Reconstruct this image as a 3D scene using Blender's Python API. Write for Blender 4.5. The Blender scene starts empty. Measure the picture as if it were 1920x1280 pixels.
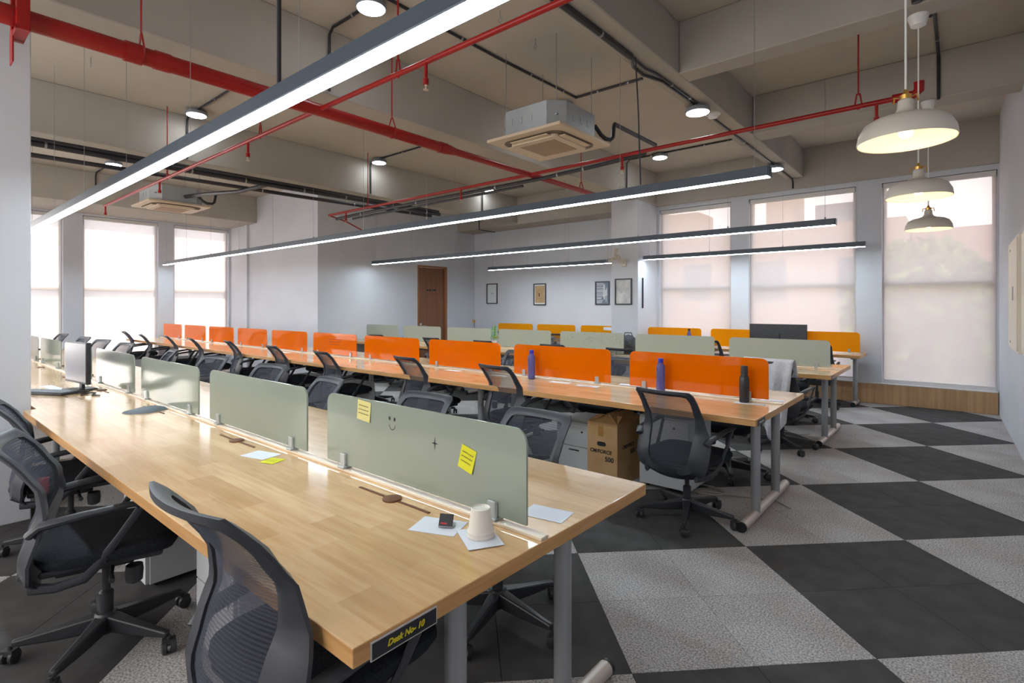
import bpy, bmesh, math, random
from mathutils import Vector, Matrix
random.seed(7)
PI = math.pi
SC = bpy.context.scene
COL = SC.collection

# ---------------------------------------------------------------- camera, world, lights, exposure
cam_d = bpy.data.cameras.new('camera'); cam = bpy.data.objects.new('camera', cam_d); COL.objects.link(cam)
cam.location = (0, 0, 1.404)
cam.rotation_euler = (PI/2, 0, math.radians(40.09))
cam_d.sensor_width = 36.0
cam_d.lens = 998.0/1920*36
cam_d.shift_y = -65.0/1920
cam_d.clip_start = 0.02; cam_d.clip_end = 200
SC.camera = cam

W = bpy.data.worlds.new('sky'); SC.world = W; W.use_nodes = True
nt = W.node_tree; nt.nodes.clear()
wo = nt.nodes.new('ShaderNodeOutputWorld'); bg = nt.nodes.new('ShaderNodeBackground')
tc = nt.nodes.new('ShaderNodeTexCoord'); sx = nt.nodes.new('ShaderNodeSeparateXYZ'); rp = nt.nodes.new('ShaderNodeValToRGB')
nt.links.new(tc.outputs['Generated'], sx.inputs[0]); nt.links.new(sx.outputs['Z'], rp.inputs[0])
rp.color_ramp.elements[0].position = 0.0; rp.color_ramp.elements[0].color = (1.0, .94, .88, 1)
rp.color_ramp.elements[1].position = 0.55; rp.color_ramp.elements[1].color = (.62, .72, .92, 1)
nt.links.new(rp.outputs[0], bg.inputs[0]); bg.inputs[1].default_value = 4.0
nt.links.new(bg.outputs[0], wo.inputs[0])

SC.view_settings.view_transform = 'Standard'; SC.view_settings.look = 'None'
SC.view_settings.gamma = 1.0; SC.view_settings.use_curve_mapping = False
SC.view_settings.exposure = 0.22
SC.cycles.use_denoising = True
SC.cycles.max_bounces = 10; SC.cycles.diffuse_bounces = 6; SC.cycles.glossy_bounces = 4
SC.cycles.transmission_bounces = 6; SC.cycles.transparent_max_bounces = 24
SC.cycles.sample_clamp_indirect = 6.0
SC.cycles.caustics_reflective = False; SC.cycles.caustics_refractive = False

YN_L, XL_L = -2.6, -13.6
sun_d = bpy.data.lights.new('sun', 'SUN'); sun = bpy.data.objects.new('sun', sun_d); COL.objects.link(sun)
sun_d.energy = 7.0; sun_d.angle = math.radians(3); sun_d.color = (1, .86, .70)
sun.rotation_euler = Vector((1.0, -.10, -1.25)).to_track_quat('-Z', 'Y').to_euler()

for nm, loc, rot, sx_, sy_, en, colr in (('fill_behind', (-5.0, YN_L+.05, 1.9), (PI/2, 0, 0), 9.0, 2.2, 210, (1, .97, .94)),  # added fill light, standing in for supposed windows behind the camera
                                        ('fill_left_rear', (XL_L+.05, -1.2, 1.8), (PI/2, 0, -PI/2), 2.2, 2.6, 110, (1, .95, .90))):  # second added fill light, towards the rear of the left wall
    ad = bpy.data.lights.new(nm, 'AREA'); ad.shape = 'RECTANGLE'; ad.size = sx_; ad.size_y = sy_; ad.energy = en; ad.color = colr
    ao = bpy.data.objects.new(nm, ad); COL.objects.link(ao); ao.location = loc; ao.rotation_euler = (rot[0], 0, rot[2]+PI) if False else rot
# ---------------------------------------------------------------- materials
def mat(name, color=(.8, .8, .8), rough=.5, metal=0, spec=.5, coat=0, emit=None, estr=0, alpha=1, trans=0):
    m = bpy.data.materials.new(name); m.use_nodes = True
    b = m.node_tree.nodes['Principled BSDF']
    b.inputs['Base Color'].default_value = (*color, 1); b.inputs['Roughness'].default_value = rough
    b.inputs['Metallic'].default_value = metal; b.inputs['Specular IOR Level'].default_value = spec
    b.inputs['Coat Weight'].default_value = coat; b.inputs['Coat Roughness'].default_value = .08
    b.inputs['Alpha'].default_value = alpha; b.inputs['Transmission Weight'].default_value = trans
    if emit: b.inputs['Emission Color'].default_value = (*emit, 1); b.inputs['Emission Strength'].default_value = estr
    return m
def nodes(m): return m.node_tree.nodes, m.node_tree.links, m.node_tree.nodes['Principled BSDF']
def noisy(m, c1, c2, scale=20, detail=4, bump=0, rough=None, coord='Object', stretch=None, lo=.35, hi=.65):
    n, l, b = nodes(m)
    t = n.new('ShaderNodeTexCoord'); mp = n.new('ShaderNodeMapping'); no = n.new('ShaderNodeTexNoise'); cr = n.new('ShaderNodeValToRGB')
    if stretch: mp.inputs['Scale'].default_value = stretch
    l.new(t.outputs[coord], mp.inputs[0]); l.new(mp.outputs[0], no.inputs['Vector'])
    no.inputs['Scale'].default_value = scale; no.inputs['Detail'].default_value = detail
    cr.color_ramp.elements[0].position = lo; cr.color_ramp.elements[0].color = (*c1, 1)
    cr.color_ramp.elements[1].position = hi; cr.color_ramp.elements[1].color = (*c2, 1)
    l.new(no.outputs['Fac'], cr.inputs[0]); l.new(cr.outputs[0], b.inputs['Base Color'])
    if bump:
        bp = n.new('ShaderNodeBump'); bp.inputs['Strength'].default_value = bump; bp.inputs['Distance'].default_value = .004
        l.new(no.outputs['Fac'], bp.inputs['Height']); l.new(bp.outputs[0], b.inputs['Normal'])
    return m

M = {}
M['wall'] = noisy(mat('white_wall_paint', rough=.75, spec=.25), (.57, .59, .64), (.61, .63, .68), 1.2, 3)
M['ceil'] = noisy(mat('ceiling_concrete_paint', rough=.9, spec=.1), (.47, .435, .38), (.50, .46, .40), 1.5, 4)
M['beam'] = noisy(mat('beam_paint', rough=.9, spec=.1), (.40, .375, .335), (.43, .40, .355), 1.7, 4)
M['tile_dark'] = noisy(mat('charcoal_carpet', rough=.95, spec=.1), (.066, .065, .066), (.088, .087, .087), 7, 6, .2)
def carpet_light():
    m = mat('light_grey_carpet', rough=.95, spec=.1); n, l, b = nodes(m)
    t = n.new('ShaderNodeTexCoord')
    a = n.new('ShaderNodeTexNoise'); a.inputs['Scale'].default_value = 130; a.inputs['Detail'].default_value = 3
    c = n.new('ShaderNodeTexNoise'); c.inputs['Scale'].default_value = 2.2; c.inputs['Detail'].default_value = 4
    r1 = n.new('ShaderNodeValToRGB'); r1.color_ramp.elements[0].position = .36; r1.color_ramp.elements[0].color = (.23, .225, .225, 1)
    r1.color_ramp.elements[1].position = .62; r1.color_ramp.elements[1].color = (.60, .59, .595, 1)
    r2 = n.new('ShaderNodeValToRGB'); r2.color_ramp.elements[0].position = .3; r2.color_ramp.elements[0].color = (.80, .75, .72, 1)
    r2.color_ramp.elements[1].position = .65; r2.color_ramp.elements[1].color = (1, 1, 1, 1)
    mx = n.new('ShaderNodeMix'); mx.data_type = 'RGBA'; mx.blend_type = 'MULTIPLY'; mx.inputs[0].default_value = 1
    for q in (a, c): l.new(t.outputs['Object'], q.inputs['Vector'])
    l.new(a.outputs['Fac'], r1.inputs[0]); l.new(c.outputs['Fac'], r2.inputs[0])
    l.new(r1.outputs[0], mx.inputs[6]); l.new(r2.outputs[0], mx.inputs[7]); l.new(mx.outputs[2], b.inputs['Base Color'])
    bp = n.new('ShaderNodeBump'); bp.inputs['Strength'].default_value = .25; bp.inputs['Distance'].default_value = .003
    l.new(a.outputs['Fac'], bp.inputs['Height']); l.new(bp.outputs[0], b.inputs['Normal'])
    return m
M['tile_light'] = carpet_light()
def butcher(name, cA, cB, cC, rough=.22, bw=.42, rh=.055):
    m = mat(name, rough=rough, spec=.5, coat=.4); n, l, b = nodes(m)
    t = n.new('ShaderNodeTexCoord')
    br = n.new('ShaderNodeTexBrick'); br.offset = .37; br.squash = 1.0
    br.inputs['Scale'].default_value = 1; br.inputs['Brick Width'].default_value = bw; br.inputs['Row Height'].default_value = rh
    br.inputs['Mortar Size'].default_value = .0006; br.inputs['Mortar Smooth'].default_value = .4
    br.inputs['Color1'].default_value = (*cA, 1); br.inputs['Color2'].default_value = (*cB, 1); br.inputs['Mortar'].default_value = (*[v*.8 for v in cA], 1)
    l.new(t.outputs['Object'], br.inputs['Vector'])
    mp = n.new('ShaderNodeMapping'); mp.inputs['Scale'].default_value = (2.2, 30, 30)
    no = n.new('ShaderNodeTexNoise'); no.inputs['Scale'].default_value = 1.6; no.inputs['Detail'].default_value = 6; no.inputs['Distortion'].default_value = .6
    l.new(t.outputs['Object'], mp.inputs[0]); l.new(mp.outputs[0], no.inputs['Vector'])
    cr = n.new('ShaderNodeValToRGB'); cr.color_ramp.elements[0].position = .3; cr.color_ramp.elements[0].color = (*cC, 1)
    cr.color_ramp.elements[1].position = .62; cr.color_ramp.elements[1].color = (1, 1, 1, 1)
    l.new(no.outputs['Fac'], cr.inputs[0])
    n2 = n.new('ShaderNodeTexNoise'); n2.inputs['Scale'].default_value = 2.6; n2.inputs['Detail'].default_value = 3
    mp2 = n.new('ShaderNodeMapping'); mp2.inputs['Scale'].default_value = (1, 4, 1)
    l.new(t.outputs['Object'], mp2.inputs[0]); l.new(mp2.outputs[0], n2.inputs['Vector'])
    cr2 = n.new('ShaderNodeValToRGB'); cr2.color_ramp.elements[0].position = .3; cr2.color_ramp.elements[0].color = (.90, .86, .80, 1)
    cr2.color_ramp.elements[1].position = .7; cr2.color_ramp.elements[1].color = (1.05, 1.05, 1.05, 1)
    l.new(n2.outputs['Fac'], cr2.inputs[0])
    mx = n.new('ShaderNodeMix'); mx.data_type = 'RGBA'; mx.blend_type = 'MULTIPLY'; mx.inputs[0].default_value = .8
    l.new(br.outputs['Color'], mx.inputs[6]); l.new(cr.outputs[0], mx.inputs[7])
    mx2 = n.new('ShaderNodeMix'); mx2.data_type = 'RGBA'; mx2.blend_type = 'MULTIPLY'; mx2.inputs[0].default_value = 1
    l.new(mx.outputs[2], mx2.inputs[6]); l.new(cr2.outputs[0], mx2.inputs[7]); l.new(mx2.outputs[2], b.inputs['Base Color'])
    return m
M['wood'] = butcher('varnished_rubberwood', (.80, .565, .33), (.64, .42, .215), (.86, .76, .62), .19, .46, .095)
M['wood_edge'] = noisy(mat('wood_edge', rough=.4), (.50, .255, .085), (.62, .34, .13), 3, 5, stretch=(1.2, 1.2, 22))
M['wood_pale'] = noisy(mat('pale_wood_rail', rough=.3), (.74, .62, .47), (.80, .70, .56), 3, 4, stretch=(1, 20, 20))
M['panelling'] = noisy(mat('wood_panelling', rough=.5), (.44, .255, .125), (.56, .34, .175), 2, 6, stretch=(14, 14, .6))
M['door'] = noisy(mat('brown_door_laminate', rough=.35), (.19, .075, .030), (.24, .10, .042), 2, 5, stretch=(1, 12, .8))
M['door_frame'] = mat('door_frame', (.30, .12, .045), .45)
M['black'] = noisy(mat('black_plastic', rough=.42, spec=.45), (.030, .031, .036), (.038, .040, .046), 30, 2)
M['black_frame'] = mat('charcoal_chair_plastic', (.034, .037, .046), .42, spec=.5)
M['seat_fabric'] = noisy(mat('black_seat_fabric', rough=.9, spec=.2), (.012, .014, .019), (.022, .025, .032), 150, 2, .3)
M['base'] = mat('black_nylon_base', (.028, .029, .034), .38)
M['caster'] = mat('caster_rubber', (.035, .034, .038), .5)
M['grey_metal'] = mat('silver_grey_powder_coat', (.36, .37, .385), .42, metal=.35)
M['bar_metal'] = mat('brushed_foot_bar', (.60, .54, .49), .38, metal=.35)
M['black_cap'] = mat('black_cap', (.01, .01, .012), .4)
M['red'] = noisy(mat('red_pipe_paint', rough=.35, spec=.4), (.27, .006, .005), (.33, .009, .008), 4, 3)
M['conduit'] = mat('black_conduit', (.018, .018, .024), .4)
M['housing'] = mat('black_light_housing', (.05, .072, .10), .38)
M['led'] = mat('led_diffuser', (.9, .95, 1), .4, emit=(.78, .92, 1), estr=34)
M['led_round'] = mat('round_led_diffuser', (.9, .95, 1), .4, emit=(.88, .95, 1), estr=26)
M['lamp_grey'] = mat('lamp_ring', (.22, .24, .27), .4)
M['white_plastic'] = mat('white_plastic', (.78, .78, .76), .4)
M['cream'] = mat('cream_plastic', (.62, .50, .36), .45)
M['ac_grille'] = mat('ac_grille', (.36, .25, .165), .6)
M['ac_slot'] = mat('ac_slot', (.16, .12, .09), .6)
M['galv'] = noisy(mat('galvanised_casing', rough=.45, metal=.3), (.36, .39, .41), (.43, .46, .48), 3, 3)
M['steel'] = mat('steel_wire', (.35, .35, .36), .4, metal=.7)
M['brass'] = mat('brass', (.62, .38, .10), .3, metal=.9)
M['shade_out'] = mat('off_white_enamel', (.60, .56, .50), .35)
M['shade_in'] = mat('cream_enamel_inside', (.90, .80, .62), .5)
M['bulb'] = mat('warm_bulb', (1, .8, .5), .4, emit=(1, .66, .32), estr=7)
M['frame_white'] = mat('white_window_frame', (.66, .64, .62), .45)
M['cabinet'] = mat('cream_cabinet', (.72, .65, .56), .45)
M['pedestal'] = noisy(mat('pedestal_grey_white', rough=.45), (.55, .57, .59), (.60, .62, .635), 3, 2)
M['carton'] = noisy(mat('brown_cardboard', rough=.85, spec=.1), (.46, .28, .13), (.54, .34, .17), 6, 4)
M['tape'] = mat('packing_tape', (.42, .22, .06), .25)
M['ink'] = mat('black_ink', (.015, .015, .018), .6)
M['paper'] = mat('white_paper', (.70, .73, .80), .6)
M['cup'] = mat('paper_cup', (.80, .76, .70), .55)
M['note_y'] = mat('bright_yellow_note', (.72, .72, .015), .7)
M['note_p'] = mat('pale_yellow_note', (.66, .62, .24), .7)
M['note_ink'] = mat('note_ink', (.16, .14, .05), .7)
M['brown_slot'] = mat('brown_grommet', (.14, .055, .02), .5)
M['screen_glare'] = mat('monitor_screen_glare', (.42, .42, .47), .25)  # pale lilac colour paints in the reflection on the monitor
M['dark_screen'] = mat('dark_monitor_back', (.075, .085, .105), .4)
M['tag_black'] = mat('black_tag_plate', (.02, .02, .025), .35)
M['tag_yellow'] = mat('yellow_lettering', (.75, .60, .02), .5)
M['tag_border'] = mat('plate_border', (.55, .5, .5), .4)
M['towel'] = noisy(mat('white_towel', rough=.95, spec=.1), (.58, .58, .62), (.66, .66, .69), 30, 3, .3)
M['bottle_black'] = mat('black_bottle', (.022, .020, .022), .3)
M['bottle_cap'] = mat('blue_cap', (.02, .035, .42), .35)
M['leaf'] = noisy(mat('green_leaf', rough=.5), (.10, .36, .02), (.20, .52, .04), 20, 2)
M['pic_frame'] = mat('black_picture_frame', (.025, .028, .038), .35)
M['pic_pale'] = mat('pale_print', (.62, .68, .70), .5)
M['pic_tan'] = noisy(mat('tan_print', rough=.6), (.42, .27, .13), (.50, .34, .18), 12, 4)
M['pic_mat'] = mat('picture_mat', (.72, .73, .72), .6)
M['pic_map'] = noisy(mat('grey_map_print', rough=.6), (.40, .41, .43), (.68, .68, .67), 6, 6)
M['pic_dark'] = mat('blue_grey_print', (.16, .19, .26), .6)
M['red_tag'] = mat('red_tag', (.62, .03, .03), .5)
M['bag'] = noisy(mat('black_bag', rough=.7), (.02, .022, .03), (.06, .065, .08), 14, 3)
M['chrome'] = mat('chrome_handle', (.7, .7, .7), .25, metal=1)
M['fan'] = mat('beige_fan_plastic', (.60, .54, .46), .45)
M['cable_grey'] = mat('grey_cable', (.40, .38, .34), .5)
M['grime'] = mat('grime', (.16, .13, .10), .9)

def glassy(name, color, tr, rough=.12, spec_w=.5):
    """frosted acrylic: diffuse / translucent body, partly see-through, glossy coat"""
    m = bpy.data.materials.new(name); m.use_nodes = True; n = m.node_tree.nodes; l = m.node_tree.links; n.clear()
    o = n.new('ShaderNodeOutputMaterial')
    df = n.new('ShaderNodeBsdfDiffuse'); df.inputs[0].default_value = (*color, 1)
    tl = n.new('ShaderNodeBsdfTranslucent'); tl.inputs[0].default_value = (*color, 1)
    tp = n.new('ShaderNodeBsdfTransparent'); tp.inputs[0].default_value = (*[min(1, v*1.15) for v in color], 1)
    gl = n.new('ShaderNodeBsdfGlossy'); gl.inputs['Roughness'].default_value = rough
    a = n.new('ShaderNodeMixShader'); a.inputs[0].default_value = .35
    b = n.new('ShaderNodeMixShader'); b.inputs[0].default_value = tr
    c = n.new('ShaderNodeMixShader'); fr = n.new('ShaderNodeFresnel'); fr.inputs[0].default_value = 1.45
    mu = n.new('ShaderNodeMath'); mu.operation = 'MULTIPLY'; mu.inputs[1].default_value = spec_w*2
    l.new(df.outputs[0], a.inputs[1]); l.new(tl.outputs[0], a.inputs[2])
    l.new(a.outputs[0], b.inputs[1]); l.new(tp.outputs[0], b.inputs[2])
    l.new(fr.outputs[0], mu.inputs[0]); l.new(mu.outputs[0], c.inputs[0])
    l.new(b.outputs[0], c.inputs[1]); l.new(gl.outputs[0], c.inputs[2]); l.new(c.outputs[0], o.inputs[0])
    return m
M['screen_mint'] = glassy('frosted_mint_acrylic', (.50, .58, .50), .16, .10)
M['screen_mint2'] = glassy('pale_mint_acrylic', (.62, .70, .63), .12, .12)
M['screen_orange'] = glassy('orange_acrylic', (1.0, .225, .0), .03, .06, .3)
M['screen_amber'] = glassy('amber_acrylic', (1.0, .42, .004), .12, .1, .3)
M['clear'] = glassy('clear_acrylic', (.82, .86, .86), .35, .08, .6)
M['blue_plastic'] = glassy('blue_bottle_plastic', (.30, .34, .85), .6, .06, .6)
def mesh_net():
    m = bpy.data.materials.new('elastic_mesh'); m.use_nodes = True; n = m.node_tree.nodes; l = m.node_tree.links; n.clear()
    o = n.new('ShaderNodeOutputMaterial'); t = n.new('ShaderNodeTexCoord')
    wv = n.new('ShaderNodeTexWave'); wv.bands_direction = 'Z'; wv.inputs['Scale'].default_value = 36; wv.inputs['Distortion'].default_value = .6; wv.inputs['Detail'].default_value = 0
    l.new(t.outputs['Object'], wv.inputs['Vector'])
    mr0 = n.new('ShaderNodeMapRange'); mr0.inputs[3].default_value = .70; mr0.inputs[4].default_value = .30
    lw = n.new('ShaderNodeLayerWeight'); lw.inputs[0].default_value = .5
    mr1 = n.new('ShaderNodeMapRange'); mr1.inputs[1].default_value = .25; mr1.inputs[2].default_value = .85; mr1.inputs[3].default_value = 1.0; mr1.inputs[4].default_value = .12
    mr = n.new('ShaderNodeMath'); mr.operation = 'MULTIPLY'
    l.new(wv.outputs['Fac'], mr0.inputs[0]); l.new(lw.outputs['Facing'], mr1.inputs[0]); l.new(mr0.outputs[0], mr.inputs[0]); l.new(mr1.outputs[0], mr.inputs[1])
    d = n.new('ShaderNodeBsdfDiffuse'); d.inputs[0].default_value = (.075, .08, .10, 1)
    tp = n.new('ShaderNodeBsdfTransparent'); mx = n.new('ShaderNodeMixShader')
    l.new(mr.outputs[0], mx.inputs[0]); l.new(d.outputs[0], mx.inputs[1]); l.new(tp.outputs[0], mx.inputs[2]); l.new(mx.outputs[0], o.inputs[0])
    return m
M['net'] = mesh_net()
def blind_mat(name, tr, col):
    m = bpy.data.materials.new(name); m.use_nodes = True; n = m.node_tree.nodes; l = m.node_tree.links; n.clear()
    o = n.new('ShaderNodeOutputMaterial')
    tl = n.new('ShaderNodeBsdfTranslucent'); tl.inputs[0].default_value = (*col, 1)
    df = n.new('ShaderNodeBsdfDiffuse'); df.inputs[0].default_value = (.55, .54, .53, 1)
    tp = n.new('ShaderNodeBsdfTransparent')
    a = n.new('ShaderNodeMixShader'); a.inputs[0].default_value = .55; b = n.new('ShaderNodeMixShader'); b.inputs[0].default_value = tr
    l.new(df.outputs[0], a.inputs[1]); l.new(tl.outputs[0], a.inputs[2]); l.new(a.outputs[0], b.inputs[1]); l.new(tp.outputs[0], b.inputs[2]); l.new(b.outputs[0], o.inputs[0])
    return m
M['blind'] = blind_mat('translucent_roller_blind', .42, (.88, .81, .77))
def pane_mat():
    m = bpy.data.materials.new('window_glass'); m.use_nodes = True; n = m.node_tree.nodes; l = m.node_tree.links; n.clear()
    o = n.new('ShaderNodeOutputMaterial'); tp = n.new('ShaderNodeBsdfTransparent'); gl = n.new('ShaderNodeBsdfGlossy'); gl.inputs['Roughness'].default_value = .02
    tp.inputs[0].default_value = (.97, .95, .94, 1)
    mx = n.new('ShaderNodeMixShader'); mx.inputs[0].default_value = .06
    l.new(tp.outputs[0], mx.inputs[1]); l.new(gl.outputs[0], mx.inputs[2]); l.new(mx.outputs[0], o.inputs[0])
    return m
M['pane'] = pane_mat()

# ---------------------------------------------------------------- mesh helpers
class MB:
    def __init__(s): s.v = []; s.f = []; s.mi = []; s.cur = 0
    def add(s, vs, fs):
        o = len(s.v); s.v += [tuple(p) for p in vs]
        for f in fs: s.f.append([o+i for i in f]); s.mi.append(s.cur)
        return s
    def m(s, i): s.cur = i; return s
    def box(s, x0, y0, z0, x1, y1, z1):
        return s.add([(x0,y0,z0),(x1,y0,z0),(x1,y1,z0),(x0,y1,z0),(x0,y0,z1),(x1,y0,z1),(x1,y1,z1),(x0,y1,z1)],
                     [(0,3,2,1),(4,5,6,7),(0,1,5,4),(1,2,6,5),(2,3,7,6),(3,0,4,7)])
    def prism(s, pts, z0, z1):
        n = len(pts)
        return s.add([(x,y,z0) for x,y in pts]+[(x,y,z1) for x,y in pts],
                     [list(range(n))[::-1], list(range(n,2*n))]+[(i,(i+1)%n,n+(i+1)%n,n+i) for i in range(n)])
    def tube(s, path, r, n=8, cap=True, flat=1.0):
        P = [Vector(p) for p in path]; rs = r if isinstance(r, (list, tuple)) else [r]*len(P)
        rings = []; up = None
        for i, p in enumerate(P):
            a = P[max(i-1, 0)]; b = P[min(i+1, len(P)-1)]; d = (b-a).normalized()
            if up is None:
                up = Vector((0,0,1)) if abs(d.z) < .9 else Vector((0,1,0))
            u = d.cross(up)
            if u.length < 1e-4: u = d.cross(Vector((1,0,0)))
            u.normalize(); w = u.cross(d).normalized(); up = w
            rings.append([p+u*math.cos(2*PI*k/n)*rs[i]+w*math.sin(2*PI*k/n)*rs[i]*flat for k in range(n)])
        vs = [q for g in rings for q in g]
        fs = [(i*n+k, i*n+(k+1)%n, (i+1)*n+(k+1)%n, (i+1)*n+k) for i in range(len(P)-1) for k in range(n)]
        if cap: fs += [list(range(n))[::-1], [(len(P)-1)*n+k for k in range(n)]]
        return s.add(vs, fs)
    def lathe(s, prof, n=24, c=(0,0,0), close=False):
        vs = []; fs = []
        for r, z in prof:
            for k in range(n): vs.append((c[0]+r*math.cos(2*PI*k/n), c[1]+r*math.sin(2*PI*k/n), c[2]+z))
        for i in range(len(prof)-1):
            for k in range(n): fs.append((i*n+k, i*n+(k+1)%n, (i+1)*n+(k+1)%n, (i+1)*n+k))
        if prof[0][0] > 1e-6: fs.append(list(range(n))[::-1]) if not close else None
        if prof[-1][0] > 1e-6 and not close: fs.append([(len(prof)-1)*n+k for k in range(n)])
        return s.add(vs, [f for f in fs if f])
    def cyl(s, x, y, z0, z1, r, n=16): return s.lathe([(r, z0), (r, z1)], n, (x, y, 0))
    def mesh(s, name, mats, bevel=0, seg=2, smooth=None, sub=0):
        if smooth is None: smooth = (bevel == 0)
        me = bpy.data.meshes.new(name); me.from_pydata(s.v, [], s.f)
        for i, k in enumerate(s.mi): me.polygons[i].material_index = k
        bm = bmesh.new(); bm.from_mesh(me)
        bmesh.ops.remove_doubles(bm, verts=bm.verts, dist=1e-6)
        bmesh.ops.recalc_face_normals(bm, faces=bm.faces)
        if bevel:
            ed = [e for e in bm.edges if len(e.link_faces) == 2 and e.calc_face_angle(0) > .6]
            bmesh.ops.bevel(bm, geom=ed, offset=bevel, segments=seg, affect='EDGES', profile=.5, clamp_overlap=True)
        bm.to_mesh(me); bm.free()
        for q in (mats if isinstance(mats, (list, tuple)) else [mats]): me.materials.append(M[q] if isinstance(q, str) else q)
        if smooth:
            for p in me.polygons: p.use_smooth = True
            try: me.set_sharp_from_angle(angle=math.radians(38))
            except Exception: pass
        return me
def tag(o, label=None, cat=None, group=None, kind=None):
    if label: o['label'] = label
    if cat: o['category'] = cat
    if group: o['group'] = group
    if kind: o['kind'] = kind
    return o
def put(name, me, parent=None, loc=(0,0,0), rot=(0,0,0)):
    o = bpy.data.objects.new(name, me); COL.objects.link(o); o.location = loc; o.rotation_euler = rot
    if parent: o.parent = parent
    return o
def empty(name, label=None, cat=None, group=None, loc=(0,0,0), rz=0, kind=None):
    o = bpy.data.objects.new(name, None); COL.objects.link(o); o.location = loc; o.rotation_euler = (0,0,rz); o.empty_display_size = .1
    return tag(o, label, cat, group, kind)
def struct(name, mb, mats, parent=None, **k):
    o = put(name, mb.mesh(name, mats, **k), parent)
    if not parent: o['kind'] = 'structure'
    return o
def copy_tree(o, parent=None):
    c = o.copy(); COL.objects.link(c); c.parent = parent
    for ch in [x for x in o.children]: copy_tree(ch, c)
    return c
def text(name, body, size, loc, rot, m, parent, shear=0, extrude=.0004, bold=0):
    cu = bpy.data.curves.new(name, 'FONT'); cu.body = body; cu.size = size; cu.shear = shear; cu.extrude = extrude; cu.offset = bold
    cu.align_x = 'CENTER'; cu.align_y = 'CENTER'; cu.materials.append(M[m])
    tmp = bpy.data.objects.new(name, cu); me = bpy.data.meshes.new_from_object(tmp); bpy.data.objects.remove(tmp)
    if not me.materials: me.materials.append(M[m])
    o = put(name, me, parent, loc, rot); o['kind'] = 'stuff'
    return o
ORD = ['first','second','third','fourth','fifth','sixth','seventh','eighth','ninth','tenth','eleventh','twelfth','thirteenth','fourteenth']

# ---------------------------------------------------------------- floor of carpet tiles
SLAB, B1, B0, BW = 3.88, 3.30, 3.43, 3.27
XL, XD, YB, YP, YW, YN = -13.6, -9.6, 5.51, 9.9, 9.38, -2.6
floor = struct('floor', MB().box(XL-.3, YN-.3, -.20, .9, YP+.3, -.008), 'tile_dark')
def xr(y): return .39+(YW-y)*.02          # the right wall runs a little askew
e1 = Vector((.7071, .7071)); e2 = Vector((.7071, -.7071)); N0 = Vector((-.961, 3.27))
def clip(poly):
    # half-planes a*x+b*y<=c
    for a, b, c in ((-1,0,-XL), (0,-1,-YN), (0,1,YP), (1,.02,.39+YW*.02)):
        out = []
        for i in range(len(poly)):
            p, q = poly[i], poly[(i+1) % len(poly)]
            dp, dq = a*p[0]+b*p[1]-c, a*q[0]+b*q[1]-c
            if dp <= 0: out.append(p)
            if (dp < 0) != (dq < 0) and abs(dp-dq) > 1e-9:
                t = dp/(dp-dq); out.append((p[0]+(q[0]-p[0])*t, p[1]+(q[1]-p[1])*t))
        poly = out
        if len(poly) < 3: return []
    return poly
cy, sy = math.cos(math.radians(40.09)), math.sin(math.radians(40.09))
tiles = []
for i in range(-48, 49):
    for j in range(-48, 49):
        c = N0+e1*(i+.5)*.5+e2*(j+.5)*.5
        if not (XL-.3 < c.x < 1 and YN-.3 < c.y < YP+.3) or (c.x < XD-.36 and c.y > YB+.36): continue
        dark = ((i//2)+(j//2)) % 2 == 0
        h_ = .2488
        pl = [tuple(c+e1*a*h_+e2*b*h_) for a, b in ((-1,-1), (-1,1), (1,1), (1,-1))]
        cp = clip(pl)
        if not cp: continue
        d = -sy*c.x+cy*c.y; x = cy*c.x+sy*c.y
        vis = d > .5 and abs(x/d) < 1.05 and 1.404/d*998+575 < 1500
        tiles.append((d if vis else 99+abs(d), c, dark, cp, len(cp) == 4 and all((Vector(a)-Vector(b)).length < 1e-6 for a, b in zip(cp, pl))))
tiles.sort(key=lambda t: t[0])
def tile_mesh(pts, dark): return MB().prism(pts, -.008, 0).mesh('carpet_tile', 'tile_dark' if dark else 'tile_light', smooth=False)
sq = [tuple(e1*a*.2488+e2*b*.2488) for a, b in ((-1,-1), (-1,1), (1,1), (1,-1))]
shared = {True: tile_mesh(sq, True), False: tile_mesh(sq, False)}
rest = MB()
for k, (d, c, dark, cp, full) in enumerate(tiles):
    if k < 296:
        if full: put('carpet_tile', shared[dark], floor, (c.x, c.y, 0))
        else: put('carpet_tile', tile_mesh([(p[0]-c.x, p[1]-c.y) for p in cp], dark), floor, (c.x, c.y, 0))
    else: rest.m(0 if dark else 1).prism(cp, -.008, 0)
ro = put('carpet_tile', rest.mesh('carpet_tile', ['tile_dark', 'tile_light'], smooth=False), floor); ro['kind'] = 'stuff'

# ---------------------------------------------------------------- ceiling and beams
struct('ceiling', MB().box(XL-.3, YN-.3, SLAB, .9, YP+.3, SLAB+.2), 'ceil')
def beam(name, x0, y0, z, x1, y1):
    return struct(name, MB().box(x0, y0, z, x1, y1, SLAB), 'beam', bevel=.008, seg=1)
beam('trim_1', -2.12, YN, B0, -1.87, 9.3)
beam('trim_2', -4.64, YN, B1, -4.31, 9.3)
beam('trim_3', -8.0, YN, B1, -7.67, 9.3)
beam('trim_4', XL, YN, B1, -12.2, YB)
beam('trim_5', -1.87, 2.28, B0, .60, 2.56)
beam('trim_6', -1.87, 4.475, B0, .56, 4.70)
beam('trim_7', -1.87, 6.62, B0, .52, 6.93)
struct('trim_8', MB().box(XD, 9.3, BW, .40, YP, SLAB), 'beam')

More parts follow.
